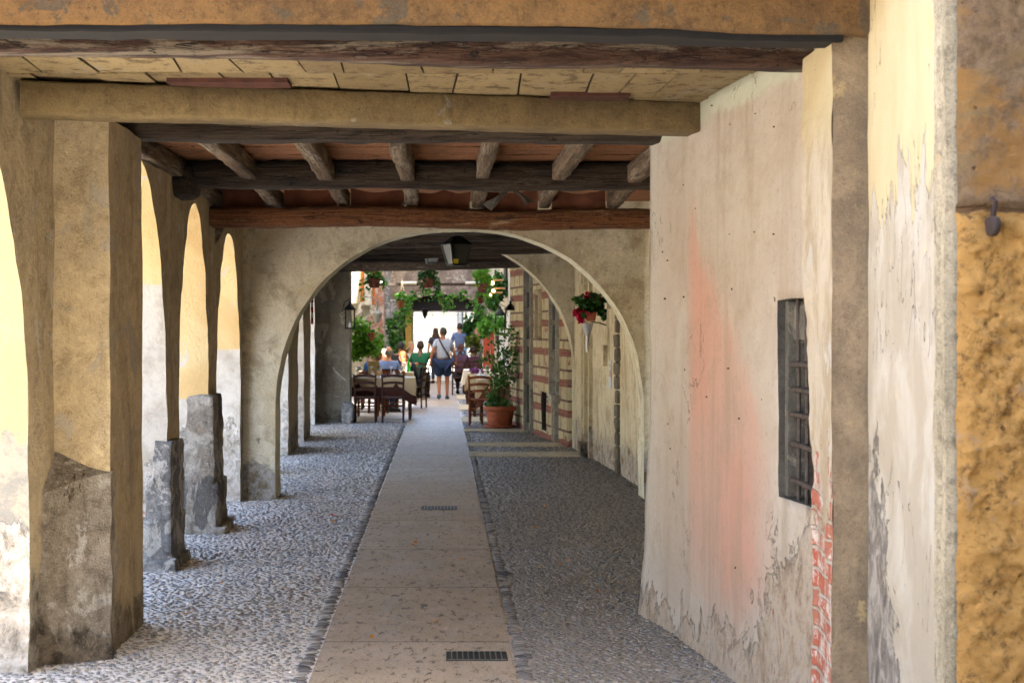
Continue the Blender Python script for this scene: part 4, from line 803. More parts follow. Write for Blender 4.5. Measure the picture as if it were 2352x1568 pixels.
# garland of vine across the street
t = thing('vine_garland', 'loose green vine garland swagged across the street between the pots', 'garland', at(1010, 690, 28.3))
ct = t.location.copy(); pts = [at(*p) for p in ((900, 752, 28.6), (912, 735, 28.6), (925, 712, 28.5), (940, 690, 28.4), (957, 668, 28.3), (985, 664, 28.3), (1005, 684, 28.3), (1030, 690, 28.2), (1056, 678, 28.2), (1080, 690, 28.2), (1100, 712, 28.1), (1128, 735, 28.0), (1140, 752, 28))]
mb = MB(); mb.tube([p-ct for p in pts], .012, 6); mb.build('stem', STEM, t)
mb = MB()
for a, b in zip(pts, pts[1:]):
    for k in range(6): leaves(mb, a.lerp(b, k/6)-ct+Vector((0, 0, random.uniform(-.12, .06))), (.11, .1, .1), random.choice((1, 4, 9)), .08)
mb.build('foliage', LIV, t)
def bush(name, cx, cy, Yd, rx, rz, ry, n, mat, label, cat='plant', sz=.08, clumps=7, stemz=None, grp=None, shape='ball'):
    c = at(cx, cy, Yd); t = thing(name, label, cat, c, 0, grp); mb = MB()
    for k in range(clumps):
        a = random.uniform(0, 6.28); q = random.uniform(.2, .75); p = (rx*q*math.cos(a), random.uniform(-ry, ry)*.6, rz*q*math.sin(a)); s_ = random.uniform(.3, .55); leaves(mb, p, (rx*s_, ry*.6, rz*s_), n//clumps, sz)
    mb.build('foliage', mat, t); mb = MB()
    for k in range(5): mb.tube([(random.uniform(-.3, .3)*rx, 0, -rz*.8), (random.uniform(-.6, .6)*rx, random.uniform(-.3, .3)*ry, rz*random.uniform(.1, .7))], .01, 5)
    mb.build('stem', STEM, t); return t
bush('hanging_shrub', 838, 778, 27.6, .40, .46, .3, 1500, LBR, 'large bright green trailing shrub beside the black lantern on the end pier', sz=.075, clumps=13)
mb = MB(); c = at(853, 776, 27.2); mb.lathe([(.02, -.06), (.05, 0), (.075, .09), (.08, .1), (.07, .1)], c, 12); tag(mb.build('wall_pot', TERR), 'small cone-shaped terracotta pot in front of the bright green shrub', 'pot')
bush('climbing_plant', 912, 765, 40, .28, .62, .3, 500, LDK, 'dark climbing plant on the left jamb of the passage', sz=.13, clumps=6)
bush('climbing_plant', 1122, 748, 33, .34, .34, .3, 600, LIV, 'mid green climbing plant over the restaurant front', sz=.1, clumps=7)
bush('climbing_plant', 1086, 752, 46, .34, .9, .3, 600, LDK, 'tall dark plant on the right jamb of the passage', sz=.15, clumps=7)
bush('climbing_plant', 1140, 668, 36, .4, .7, .3, 500, LDK, 'dark foliage high on the restaurant front beside the white drainpipe', sz=.13, clumps=6)
bush('potted_shrub', 1088, 792, 42, .22, .5, .2, 300, leafmat('olive_leaves', (96, 110, 30), (130, 140, 40), .7), 'yellow-green shrub standing before the orange-red door frame', sz=.11, clumps=5)
bush('flowering_plant', 1106, 759, 34, .12, .12, .1, 200, PNK, 'bunch of bright pink flowers hanging on the restaurant front', sz=.07, clumps=4)
bush('table_flowers', 1095, 846, 29.5, .2, .14, .2, 260, PURP, 'purple and pink flower arrangement on a right-hand table', sz=.06, clumps=5)
bush('potted_shrub', 935, 812, 42, .14, .22, .15, 160, LDK, 'small dark potted shrub behind the diners', sz=.09, clumps=4)
# big terracotta planter
t = thing('potted_tree', 'slender leafy bush in a large round terracotta planter on the right', 'potted plant', (.99, 24.45, 0))
mb = MB(); mb.lathe([(.2, .015), (.275, .02), (.285, .05), (.27, .055), (.2, .055), (.001, .055)], seg=32); mb.build('saucer', TERR, t)
mb = MB(); mb.lathe([(.19, .055), (.205, .07), (.245, .30), (.268, .31), (.283, .33), (.283, .375), (.27, .385), (.25, .38), (.24, .33), (.001, .33)], seg=36); mb.build('pot', TERR, t)
mb = MB(); ends = []
for k, (a, L, tx, ty) in enumerate(((0, 1.28, .02, .0), (1.2, 1.22, .14, .04), (2.6, 1.1, -.12, .05), (4, .98, .2, -.05), (5, .85, -.2, .0), (.6, 1.18, .27, .05))):
    p = [(.06*math.cos(a)+tx*f**1.5+.01*math.sin(f*6+k), .05*math.sin(a)+ty*f, .33+L*f) for f in (0, .2, .4, .6, .8, 1)]; mb.tube(p, [.011, .01, .009, .007, .005, .003], 6); ends.append(p)
mb.build('stem', STEM, t); mb = MB()
for p in ends:
    for q in p[2:]:
        for k in range(5): leaves(mb, (q[0]+random.gauss(0, .09), q[1]+random.gauss(0, .09), q[2]+random.gauss(0, .07)), (.09, .09, .08), 9, .058, droop=.1)
leaves(mb, (-.02, .0, .42), (.25, .22, .12), 420, .05); leaves(mb, (-.12, -.05, .55), (.12, .12, .12), 120, .05)
mb.build('foliage', leafmat('bush_leaves', (44, 92, 40), (98, 142, 62), .95), t)
# red flower basket on the streaked wall
c = Vector((1.84, 17.6, 1.84)); t = thing('flower_basket', 'wall basket with magenta flowers and a small orange pot on the streaked side wall', 'flower basket', c)
mb = MB(); mb.lathe([(.05, -.04), (.07, .05), (.085, .06), (.085, .085), (.07, .08), (.001, .07)], seg=16); o = mb.build('pot', TERR, t)
mb = MB()
for k in range(8): a = k*.8; leaves(mb, (.11*math.cos(a), .06*math.sin(a), .17+.06*math.sin(k*2)), (.09, .08, .08), 34, .085)
leaves(mb, (.14, 0, .06), (.06, .05, .07), 40, .08); mb.build('foliage', LDK, t)
for args in (((-.12, -.03, .06), (.08, .05, .09), 100, .07), ((.07, -.05, .22), (.035, .03, .1), 40, .06), ((-.02, 0, .28), (.08, .05, .04), 40, .05)): mb = MB(); leaves(mb, *args, droop=1.0); mb.build('flower_cluster', MAG, t)
mb = MB(); mb.tube([(.22, .05, -.1), (.1, 0, -.06), (0, 0, -.05)], .008, 6); mb.build('bracket', IRON, t)
mb = MB(); mb.lathe([(.005, -.36), (.02, -.2), (.07, -.04), (.072, -.03), (.06, -.04)], (1.79, 17.5, 1.8), 14); tag(mb.build('metal_cone', flat('bright_zinc', (170, 174, 180), .4, .8, .2)), 'pale metal cone hanging below the magenta flowers', 'cone')
mb = MB(); mb.bevbox((1.765, 17.38, 1.42), (1.775, 17.5, 1.62), .003); tag(mb.build('small_notice', WHITE), 'small blank white notice plate under the flower basket', 'notice')
mb = MB(); mb.bevbox((RX(17.9)-.02, 17.82, 1.05), (RX(17.9)+.02, 18.02, 1.3), .003); 
mb = MB(); xx = RX(17.0)-.022; mb.bevbox((xx, 17.2, .98), (xx+.012, 17.42, 1.32), .002); PO = tag(mb.build('poster', flat('poster_paper', (190, 206, 214), .6, .8, .1)), 'faded pale blue poster low on the streaked side wall', 'poster')
mb = MB(); mb.box((xx-.003, 17.23, 1.12), (xx, 17.39, 1.2)); mb.box((xx-.003, 17.25, 1.24), (xx, 17.36, 1.28)); mb.build('printed_picture', flat('poster_print', (206, 160, 140), .6, .8, .4, 0, 40), PO)
# ================================================================ lanterns, lamps
def lantern(loc, wt, wb, h, label, rz, cord, sticker=False, frm=GREYI, gl=GLASSM, name='hanging_lantern'):
    t = thing(name, label, 'lantern', loc, rz)
    q = lambda w_, z: [(-w_/2, -w_/2, z), (w_/2, -w_/2, z), (w_/2, w_/2, z), (-w_/2, w_/2, z)]
    a, b = q(wb, 0), q(wt, h); mb = MB()
    for k in range(4): mb.tube([a[k], b[k]], .009, 6); mb.tube([a[k], a[(k+1) % 4]], .009, 6); mb.tube([b[k], b[(k+1) % 4]], .012, 6)
    mb.box((-wb/2, -wb/2, -.012), (wb/2, wb/2, 0)); mb.build('frame', frm, t)
    for k in range(4):
        mb = MB(); i = .992; P = [Vector(a[k])*i, Vector(a[(k+1) % 4])*i, Vector(b[(k+1) % 4])*i, Vector(b[k])*i]
        for p in P[:2]: p.z = 0
        for p in P[2:]: p.z = h
        n = (P[1]-P[0]).cross(P[2]-P[0]).normalized()*.003; mb.add(P+[p-n for p in P], [(0, 1, 2, 3), (7, 6, 5, 4)]); mb.build('glass_pane', gl, t, smooth=False)
    mb = MB(); r = [Vector(v)*1.0 for v in q(wt*1.08, h)]; tp_ = [Vector(v) for v in q(wt*.2, h+wt*.42)]; mb.add(r+tp_, [(0, 1, 5, 4), (1, 2, 6, 5), (2, 3, 7, 6), (3, 0, 4, 7), (4, 5, 6, 7), (3, 2, 1, 0)]); mb.build('roof', frm, t, smooth=False)
    mb = MB(); mb.tube([(0, 0, h+wt*.4), (0, 0, h+wt*.42+cord)], .008, 6); mb.ell((0, 0, h+wt*.42+.02), (.02, .02, .02), 8, 6); mb.build('hanger', BLK, t)
    if sticker:
        mb = MB(); s_ = (wt-wb)/2; k = .045/h; yy = -(wb/2+s_*k)-.006; mb.add([(-.10, -wb/2-.006, .01), (-.02, -wb/2-.006, .01), (-.02, -wb/2-.006-s_*.05/h, .06), (-.10, -wb/2-.006-s_*.05/h, .06)], [(0, 1, 2, 3)]); o = mb.build('yellow_sticker', flat('yellow_label', (224, 204, 30), .5, .9, .05), t, smooth=False)
        mb = MB()
        for x in (-.09, -.075, -.055, -.04): mb.add([(x, -wb/2-.009, .018), (x+.006, -wb/2-.009, .018), (x+.006, -wb/2-.009-s_*.04/h, .052), (x, -wb/2-.009-s_*.04/h, .052)], [(0, 1, 2, 3)])
        mb.build('sticker_marks', BLK, o, smooth=False)
    return t
LG = flat('grey_green_glass', (74, 80, 72), .12, .3, .25, 0, 6)
lantern((.165, 16.55, 2.45), .265, .16, .235, 'large four-sided hanging lantern with a yellow sticker under the wide arch', R(24), .14, True, flat('dull_green_metal', (48, 54, 52), .5, .4, .4, .3), LG)
lantern((-.17, 22.3, 2.74), .22, .15, .18, 'smaller pale-glassed hanging lantern tucked between the dark crossbeams', R(12), .1, False, GREYI, flat('pale_glass', (190, 196, 200), .2, .8))
def wall_lantern(loc, s_, label, side=-1):
    t = thing('wall_lantern', label, 'lantern', loc); w_, h = .16*s_, .33*s_; mb = MB()
    c = [(-w_/2, -w_/2), (w_/2, -w_/2), (w_/2, w_/2), (-w_/2, w_/2)]
    for k in range(4):
        mb.tube([(*c[k], 0), (*c[k], h)], .009*s_, 6)
        for z in (0, h): mb.tube([(*c[k], z), (*c[(k+1) % 4], z)], .01*s_, 6)
    mb.box((-w_/2, -w_/2, -.015), (w_/2, w_/2, 0)); mb.build('frame', BLK, t)
    mb = MB(); mb.lathe([(w_*.74, h), (w_*.72, h+.01), (w_*.12, h+.11*s_), (.02*s_, h+.15*s_), (.001, h+.16*s_)], seg=16); mb.build('roof', BLK, t)
    mb = MB(); mb.lathe([(.02, 0), (.025, .05), (.012, .1), (.001, .11)], seg=10); mb.build('bulb', WHITE, t)
    mb = MB(); mb.tube([(side*.14*s_, 0, h*.9), (side*.1*s_, 0, h+.14*s_), (0, 0, h+.2*s_), (0, 0, h+.15*s_)], .008, 6); mb.build('arm', BLK, t); return t
wall_lantern((-1.66, 25.55, 1.72), 1.0, 'black glass lantern on the corner of the end pier, over the bright shrub', -1)
wall_lantern((1.19, 24.9, 1.71), 1.0, 'black glass lantern on the corner of the banded brick building', 1)
wall_lantern((1.15, 28.3, 1.62), 1.1, 'black glass lantern behind and left of the one on the banded brick building', 1)
mb = MB(); c = at(976, 733, 47.5); t = thing('wrought_lantern', 'dark pointed wrought iron lantern hanging in the passage mouth', 'lantern', c); mb.lathe([(.01, 0), (.07, .12), (.11, .3), (.12, .33), (.03, .38), (.03, .45)], seg=8); mb.build('body', BLK, t)
mb = MB(); mb.tube([(.18+.09*math.cos(a), 0, .12+.09*math.sin(a)) for a in [k*.6-2.6 for k in range(10)]], .012, 5); mb.build('scroll', GREYI, t)
def emis(name, rgb, s_):
    m = M(name); m.p.inputs['Emission Color'].default_value = lin(*rgb); m.p.inputs['Emission Strength'].default_value = s_; return m.fin(lin(*rgb), .4)
BULB = emis('lit_bulb', (255, 214, 150), 3.0)
for (x, y, Yd, lb) in ((1127, 679, 31, 'lower glowing round bulb near the rightmost hanging pot'), (1121+12, 669, 31.5, 'upper glowing round bulb near the rightmost hanging pot'), (1131, 650, 33, 'glowing bulb on a wooden arm high on the restaurant front')):
    c = at(x, y, Yd); t = thing('bulb_lamp', lb, 'lamp', c, 0, 'lit bulbs'); mb = MB(); mb.ell((0, 0, 0), (.035, .035, .045), 12, 8); mb.build('bulb', BULB, t); mb = MB(); mb.bevbox((.0, .0, .05), (.26, .03, .085), .005); mb.tube([(0, 0, .04), (0, 0, .06)], .015, 8); mb.build('arm', flat('light_wood_arm', (190, 140, 90), .6), t)
c = at(866, 742, 33); t = thing('street_lamp', 'grey bowl-shaped street lamp above the diners on the left', 'lamp', c); mb = MB(); mb.lathe([(.05, 0), (.08, .1), (.115, .2), (.12, .22), (.1, .26), (.03, .3), (.03, .5)], seg=16); mb.build('shade', GREYI, t); mb = MB(); mb.tube([(-.35, 0, .6), (-.1, 0, .6), (0, 0, .48)], .015, 6); mb.build('arm', GREYI, t)
c = at(1000, 653, 31); t = thing('rusty_rail', 'rusty iron rail with white tube lights crossing above the street', 'rail', c); mb = MB(); mb.bevbox((-1.45, -.02, -.03), (1.0, .02, .03), .004); mb.build('iron_bar', IRON, t)
for x0 in (-1.4, -.75, .65): mb = MB(); mb.tube([(x0, -.05, .03), (x0+.34, -.05, .03)], .035, 10); mb.build('tube_light', WHITE, t)
# ================================================================ tables, chairs, cloths
CHW = wood('dark_chair_wood', (70, 40, 30), (94, 58, 42), (34, 20, 16), 2, .8, s=2); CHW2 = wood('orange_chair_wood', (170, 96, 56), (150, 80, 44), (90, 46, 28), 2, .8, s=2)
CREAMC = flat('cream_cloth', (226, 200, 156), .9, .78, .12, 0, 5); WHC = flat('white_cloth', (236, 232, 224), .9, .8, .08, 0, 5); BRC = flat('chocolate_cloth', (92, 54, 44), .9, .75, .3, 0, 5)
TBLW = wood('table_wood', (120, 76, 50), (140, 92, 60), (60, 36, 26), 0, .7)
def chair(label, loc, rz, wd=CHW, group='ladder-back chairs', name='ladder_back_chair'):
    """faces +y; back at -y"""
    t = thing(name, label, 'chair', loc, rz, group)
    for s_ in (-1, 1):
        mb = MB(); mb.tube([(s_*.19, -.19, 0), (s_*.185, -.18, .45), (s_*.19, -.215, .7), (s_*.2, -.25, .88)], [.018, .02, .018, .016], 8); mb.build('back_leg', wd, t)
        mb = MB(); mb.tube([(s_*.19, .19, 0), (s_*.185, .18, .44)], [.016, .02], 8); mb.build('front_leg', wd, t)
    mb = MB(); mb.bevbox((-.21, -.2, .435), (.21, .21, .465), .01); mb.build('seat', flat('seat_wood', (150, 110, 70), .7, .7) if False else wd, t)
    for (z, yb) in ((.845, -.243), (.72, -.218), (.6, -.2)):
        mb = MB(); mb.grid(lambda u, v: ((u-.5)*.38, yb-.03*math.sin(u*math.pi)+.0, z-.03+.05*v+.02*math.sin(u*math.pi)), 10, 1); mb.grid(lambda u, v: ((u-.5)*.38, yb+.014-.03*math.sin(u*math.pi), z-.03+.05*v+.02*math.sin(u*math.pi)), 10, 1, True); mb.grid(lambda u, v: ((u-.5)*.38, yb+.014*v-.03*math.sin(u*math.pi), z+.02+.02*math.sin(u*math.pi)), 10, 1); mb.grid(lambda u, v: ((u-.5)*.38, yb+.014*v-.03*math.sin(u*math.pi), z-.03+.02*math.sin(u*math.pi)), 10, 1, True)
        mb.build('back_rail', wd, t)
    mb = MB()
    for z, yy in ((.2, -.185), (.28, .185)): mb.tube([(-.19, yy, z), (.19, yy, z)], .011, 6)
    for s_ in (-1, 1): mb.tube([(s_*.19, -.185, .24), (s_*.19, .185, .24)], .011, 6)
    mb.build('stretcher', wd, t); return t
C0 = chair('dark ladder-back chair with its back to the viewer, left of the front pair', (-1.41, 26.1, 0), 0)
dup(C0, (-.905, 26.05, 0), R(2), 'dark ladder-back chair with its back to the viewer, right of the front pair')
dup(C0, (-1.3, 28.95, 0), 0, 'dark chair under the man in the blue jacket'); dup(C0, (-1.13, 29.6, 0), R(0), 'dark chair under the balding man in the light blue shirt')
dup(C0, (-.58, 30.6, 0), R(75), 'dark chair with a grey jacket over its back beside the walkway')
C1 = chair('orange wooden chair half hidden under the left dining table, left one', (-1.45, 27.8, 0), R(180), CHW2, 'orange wooden chairs'); dup(C1, (-.95, 27.85, 0), R(180), 'orange wooden chair half hidden under the left dining table, right one')
dup(C0, (-.55, 34.9, 0), R(-10), 'dark chair of the person in green'); dup(C0, (.45, 36.7, 0), R(0), 'dark high-backed chair of the couple, left one'); dup(C0, (.8, 36.75, 0), R(0), 'dark high-backed chair of the couple, right one')
dup(C1, (.68, 25.3, 0), R(-4), 'wooden chair at the first right-hand table beside the planter')
def table(label, x0, x1, y0, y1, h, group='restaurant tables', name='dining_table'):
    cx, cy_ = (x0+x1)/2, (y0+y1)/2; t = thing(name, label, 'table', (cx, cy_, 0), 0, group); a, b = (x1-x0)/2, (y1-y0)/2
    mb = MB(); mb.bevbox((-a, -b, h-.035), (a, b, h), .006); mb.build('tabletop', TBLW, t)
    for sx in (-1, 1):
        for sy in (-1, 1): mb = MB(); mb.bevbox((sx*(a-.05)-.025, sy*(b-.05)-.025, 0), (sx*(a-.05)+.025, sy*(b-.05)+.025, h-.036), .004); mb.build('leg', TBLW, t)
    return t
def cloth(label, x0, x1, y0, y1, h, drop, mat, corner=.12, off=.012, seed=0, group='tablecloths', name='tablecloth'):
    cx, cy_ = (x0+x1)/2, (y0+y1)/2; a, b = (x1-x0)/2+off, (y1-y0)/2+off; mb = MB(); N_ = 28; z = h+off*.4
    per = []
    for k in range(4):
        c = [(-a, -b), (a, -b), (a, b), (-a, b)]; p, q = c[k], c[(k+1) % 4]
        for i in range(N_): f = i/N_; per.append((p[0]+(q[0]-p[0])*f, p[1]+(q[1]-p[1])*f, f))
    n = len(per); rows = 7; vs = []
    for r in range(rows+1):
        g = r/rows
        for i, (x, y, f) in enumerate(per):
            cf = max(0, 1-min(f, 1-f)/.16); d = drop+corner*cf; w_ = (.018*math.sin(i*.9+seed)+.014*math.sin(i*.37+seed*2))*g+.05*cf*g
            nx, ny = x/a, y/b; m_ = max(abs(nx), abs(ny)); ox = (nx if abs(nx) > .98*m_ else 0); oy = (ny if abs(ny) > .98*m_ else 0)
            vs.append((x+ox*(w_+.012), y+oy*(w_+.012), z-d*g))
    fs = [(r*n+i, (r+1)*n+i, (r+1)*n+(i+1) % n, r*n+(i+1) % n) for r in range(rows) for i in range(n)]; fs.append(tuple(range(n))); mb.add(vs, fs)
    o = mb.build(name, mat, ang=60); o.location = (cx, cy_, 0); return tag(o, label, 'tablecloth', group)
def setting(x0, x1, y0, y1, h, what, n=4, glass=True):
    out = []
    nm3 = {2: ('left', 'right'), 3: ('left', 'middle', 'right')}[n]
    for k in range(n):
        fx = (k+.5)/n; x = x0+(x1-x0)*fx
        for (yy, s_) in ((y0+.16, 0), (y1-.16, 1)):
            ps = '%s on the %s side of %s' % (nm3[k], ('near', 'far')[s_], what)
            mb = MB(); mb.lathe([(.03, 0), (.035, .004), (.006, .012), (.005, .09), (.03, .12), (.038, .16), (.034, .2), (.031, .2), (.034, .16), (.004, .115)], seg=14)
            o = mb.build('wine_glass', GLS); o.location = (x+.08, yy+.05*random.random(), h+.008); tag(o, 'clear stemmed wine glass, '+ps, 'wine glass', 'wine glasses on '+what)
            mb = MB(); mb.lathe([(.05, 0), (.1, .012), (.115, .018), (.1, .016), (.001, .008)], seg=20); o = mb.build('plate', WHITE); o.location = (x-.06, yy, h+.008); tag(o, 'white plate, '+ps, 'plate', 'plates on '+what)
            mb = MB(); mb.lathe([(.045, 0), (.03, .03), (.012, .06), (.002, .1)], seg=7); o = mb.build('napkin', WHC); o.location = (x-.06, yy, h+.028); tag(o, 'folded napkin on a plate, '+ps, 'napkin', 'napkins on '+what)
m = M('clear_glass'); m.p.inputs['Transmission Weight'].default_value = .75; m.p.inputs['IOR'].default_value = 1.3; GLS = m.fin((.92, .95, .96, 1), .05)
T = [('front left', -1.98, -.56, 26.55, 27.35, .78), ('second left', -1.75, -.65, 29.95, 30.7, .78), ('third left', -1.5, -.5, 35.6, 36.3, .78)]
for nm, x0, x1, y0, y1, h in T:
    table('square-legged wooden table under two cloths, the %s one' % nm, x0, x1, y0, y1, h)
    cloth('chocolate undercloth hanging low on the %s table' % nm, x0, x1, y0, y1, h, .34, BRC, .16, .010, 1)
    cloth('cream overcloth with white top on the %s table' % nm, x0, x1, y0, y1, h+.004, .17, CREAMC, .17, .026, 4)
    mb = MB(); mb.bevbox((x0-.01, y0-.01, h+.012), (x1+.01, y1+.01, h+.017), .002); o = tag(mb.build('table_runner', WHC), 'white linen spread over the %s table' % nm, 'linen', 'white linens')
    if nm != 'third left': setting(x0+.1, x1-.1, y0, y1, h+.012, 'the %s table' % nm, 3)
T2 = [('first right', .66, 1.34, 25.5, 26.2, .775), ('second right', .58, 1.3, 27.5, 28.2, .775), ('third right', .56, 1.3, 29.2, 29.9, .775), ('fourth right', .52, 1.3, 31.8, 32.6, .775)]
for k, (nm, x0, x1, y0, y1, h) in enumerate(T2):
    table('small restaurant table with hanging cloths, the %s one' % nm, x0, x1, y0, y1, h)
    cloth('brown undercloth on the %s table' % nm, x0, x1, y0, y1, h, .36, flat('tan_brown_cloth', (146, 92, 68), .9, .75, .3, 0, 5) if k == 0 else BRC, .14, .010, k)
    cloth('%s overcloth with drooping corners on the %s table' % ('white' if k == 3 else 'cream', nm), x0, x1, y0, y1, h+.004, .15, WHC if k == 3 else CREAMC, .2, .024, k+5)
    if k < 2: setting(x0+.08, x1-.08, y0, y1, h+.006, 'the %s table' % nm, 2)
mb = MB(); mb.lathe([(.035, 0), (.037, .01), (.037, .16), (.015, .21), (.013, .28), (.015, .285), (.001, .286)], seg=14); m = M('green_glass'); m.p.inputs['Transmission Weight'].default_value = .5; GG = m.fin(lin(40, 190, 60), .08); o = mb.build('green_bottle', GG); o.location = (-.72, 30.2, .8); tag(o, 'green glass bottle beside the redheaded woman', 'bottle')
for k, (x, y) in enumerate(((-1.36, 27.1), (-.98, 27.1))):
    mb = MB(); mb.lathe([(.03, 0), (.008, .02), (.007, .14), (.035, .19), (.03, .195), (.001, .16)], seg=12); o = mb.build('candle_holder', WHITE); o.location = (x, y, .8); tag(o, ('left', 'right')[k]+' of two white tall-stemmed candle holders on the front left table', 'candle holder', 'white candle holders')
mb = MB(); leaves(mb, (0, 0, .08), (.06, .04, .06), 60, .04); o = mb.build('small_posy', leafmat('posy_petals', (236, 120, 100), (220, 210, 120), .9)); o.location = (-1.2, 27.0, .8); tag(o, 'small red and yellow posy between the candle holders', 'flowers')
mb = MB(); mb.bevbox((-.11, -.004, 0), (.11, .004, .3), .003, Matrix.Rotation(.2, 4, 'X')); o = mb.build('menu_card', flat('menu_card', (214, 180, 110), .7)); o.location = (-1.32, 29.3, .9); 
o.location = (-1.31, 27.25, .8); tag(o, 'yellowish folded menu card standing on the front left table', 'menu')
# jacket draped over the chair beside the walkway
mb = MB(); mb.grid(lambda u, v: dis((-.16-.05*math.sin(v*3.1)*1+(.06 if v > .5 else -.02), (u-.5)*.42, .92-abs(v-.5)*2*(.62 if v < .5 else .3)), .012, 7), 14, 18); o = weld(mb.build('draped_jacket', flat('grey_blue_jacket', (120, 130, 140), .8, .7, .3))); sm = o.modifiers.new('thick', 'SOLIDIFY'); sm.thickness = .012; o.location = (-.60, 30.6, 0); o.rotation_euler = (0, 0, R(170)); tag(o, 'grey-blue jacket draped over the chair beside the walkway', 'jacket')
# ================================================================ floor grates and litter
def grate(label, x0, x1, y0, y1):
    t = thing('drain_grate', label, 'drain grate', ((x0+x1)/2, (y0+y1)/2, .014), 0, 'drain grates in the stone path'); a, b = (x1-x0)/2, (y1-y0)/2
    IRD = flat('dark_cast_iron', (70, 72, 72), .55, .55, .25, .4); mb = MB(); mb.bevbox((-a, -b, -.004), (a, b, .004), .003); mb.build('plate', IRD, t)
    mb = MB(); n = 9
    for k in range(n+1): x = -a+.03+(2*a-.06)*k/n; mb.box((x-.003, -b+.012, .0045), (x+.003, b-.012, .0075))
    mb.box((-a+.006, -b+.004, .0045), (a-.006, -b+.010, .0072)); mb.box((-a+.006, b-.010, .0045), (a-.006, b-.004, .0072)); mb.build('ribs', flat('worn_steel_edge', (150, 150, 146), .4, .6, .2, .6), t); return t
grate('ribbed iron drain plate in the path, nearest the viewer', .018, .335, 7.24, 7.44); grate('ribbed iron drain plate in the path, the farther one', -.2, .14, 13.3, 13.54)
mb = MB(); c = at(777, 1186, 12.9); mb.tube([(c.x-.05, c.y, .022), (c.x+.055, c.y+.03, .026)], .012, 8); tag(mb.build('litter_stick', flat('white_wrapper', (230, 226, 220), .5)), 'white rolled wrapper with a red end lying on the cobbles', 'litter')
mb = MB(); mb.tube([(c.x-.062, c.y-.003, .022), (c.x-.05, c.y, .022)], .0125, 8); mb.build('red_end', flat('red_tip', (210, 50, 40), .5), bpy.data.objects['litter_stick'])
mb = MB(); mb.rock((-2.02, 10.2, 0), (-1.9, 10.3, .05), 5, 2.4, .008, 14); tag(mb.build('loose_stone', STONE), 'pale loose stone lying at the foot of the second pier', 'stone')
for k in range(14):
    x, y = random.choice(((random.uniform(.6, 1.15), random.uniform(8, 14)), (random.uniform(-1.6, -.8), random.uniform(7.5, 14)), (random.uniform(-.55, .3), random.uniform(7, 12)))); mb = MB(); a = random.uniform(0, 3); leaves(mb, (x, y, .03), (.004, .004, .002), 2, .03); 
    if k == 0: LIT = MB()
    LIT.v += mb.v if False else []; b_ = len(LIT.v); LIT.v += mb.v; LIT.f += [tuple(b_+i for i in f) for f in mb.f]; LIT.mi += mb.mi
tag(LIT.build('leaf_litter', leafmat('dry_leaf', (200, 150, 70), (190, 110, 50), .8)), kind='stuff')
c = at(717, 722, 22.3); mb = MB(); mb.tube([(c.x, c.y, 1.78), (c.x, c.y, 2.22)], .02, 8); o = tag(mb.build('striped_pole', WHITE), 'short red and white striped pole fixed behind the last arcade pier', 'pole')
for z in (1.78, 1.96, 2.12): mb = MB(); mb.tube([(c.x, c.y, z), (c.x, c.y, z+.09)], .0215, 8); mb.build('red_stripe', flat('red_stripe_paint', (196, 40, 36), .5), o)
# ================================================================ people
SKIN = flat('skin', (206, 150, 120), .6, .75, .12); SKIN2 = flat('tanned_skin', (168, 112, 84), .6, .75, .12); SKIN3 = flat('dark_skin', (110, 72, 56), .6, .7, .12)
def skinmesh(J, E, sub=2):
    """grow one continuous tapering surface round a skeleton; returns verts, faces"""
    keys = list(J); me = bpy.data.meshes.new('skeleton'); me.from_pydata([J[k][0] for k in keys], [(keys.index(a), keys.index(b)) for a, b in E], [])
    ob = bpy.data.objects.new('skeleton', me); COL.objects.link(ob); ob.modifiers.new('s', 'SKIN'); sv = me.skin_vertices[0].data if me.skin_vertices else None
    for i, k in enumerate(keys):
        r = J[k][1]; sv[i].radius = (r, r) if not isinstance(r, tuple) else r; sv[i].use_root = (i == 0)
    m_ = ob.modifiers.new('d', 'SUBSURF'); m_.levels = sub; m_.render_levels = sub; dg = bpy.context.evaluated_depsgraph_get(); ev = ob.evaluated_get(dg); em = ev.to_mesh()
    V = [tuple(v.co) for v in em.vertices]; Fs = [tuple(p.vertices) for p in em.polygons]; ev.to_mesh_clear(); bpy.data.objects.remove(ob); bpy.data.meshes.remove(me); return V, Fs
def merge(mb, vf): mb.add(*vf)
STAND = dict(pel=(0, 0, .95), waist=(0, .0, 1.08), chest=(0, .0, 1.27), neck=(0, .0, 1.46), head=(0, .02, 1.55),
    shl=(-.17, 0, 1.4), ell=(-.25, -.02, 1.13), wrl=(-.26, .05, .88), shr=(.17, 0, 1.4), elr=(.25, -.02, 1.13), wrr=(.26, .05, .88),
    hil=(-.09, 0, .9), knl=(-.1, .02, .5), anl=(-.1, -.03, .08), tol=(-.1, .13, .04), hir=(.09, 0, .9), knr=(.1, .02, .5), anr=(.1, -.03, .08), tor=(.1, .13, .04))
SIT = dict(STAND, pel=(0, 0, .53), waist=(0, -.02, .66), chest=(0, -.0, .86), neck=(0, .02, 1.05), head=(0, .05, 1.14),
    shl=(-.17, 0, .99), ell=(-.24, .08, .74), wrl=(-.2, .33, .80), shr=(.17, 0, .99), elr=(.24, .08, .74), wrr=(.2, .33, .80),
    hil=(-.09, .02, .5), knl=(-.12, .44, .52), anl=(-.12, .42, .08), tol=(-.12, .57, .04), hir=(.09, .02, .5), knr=(.12, .44, .52), anr=(.12, .42, .08), tor=(.12, .57, .04))
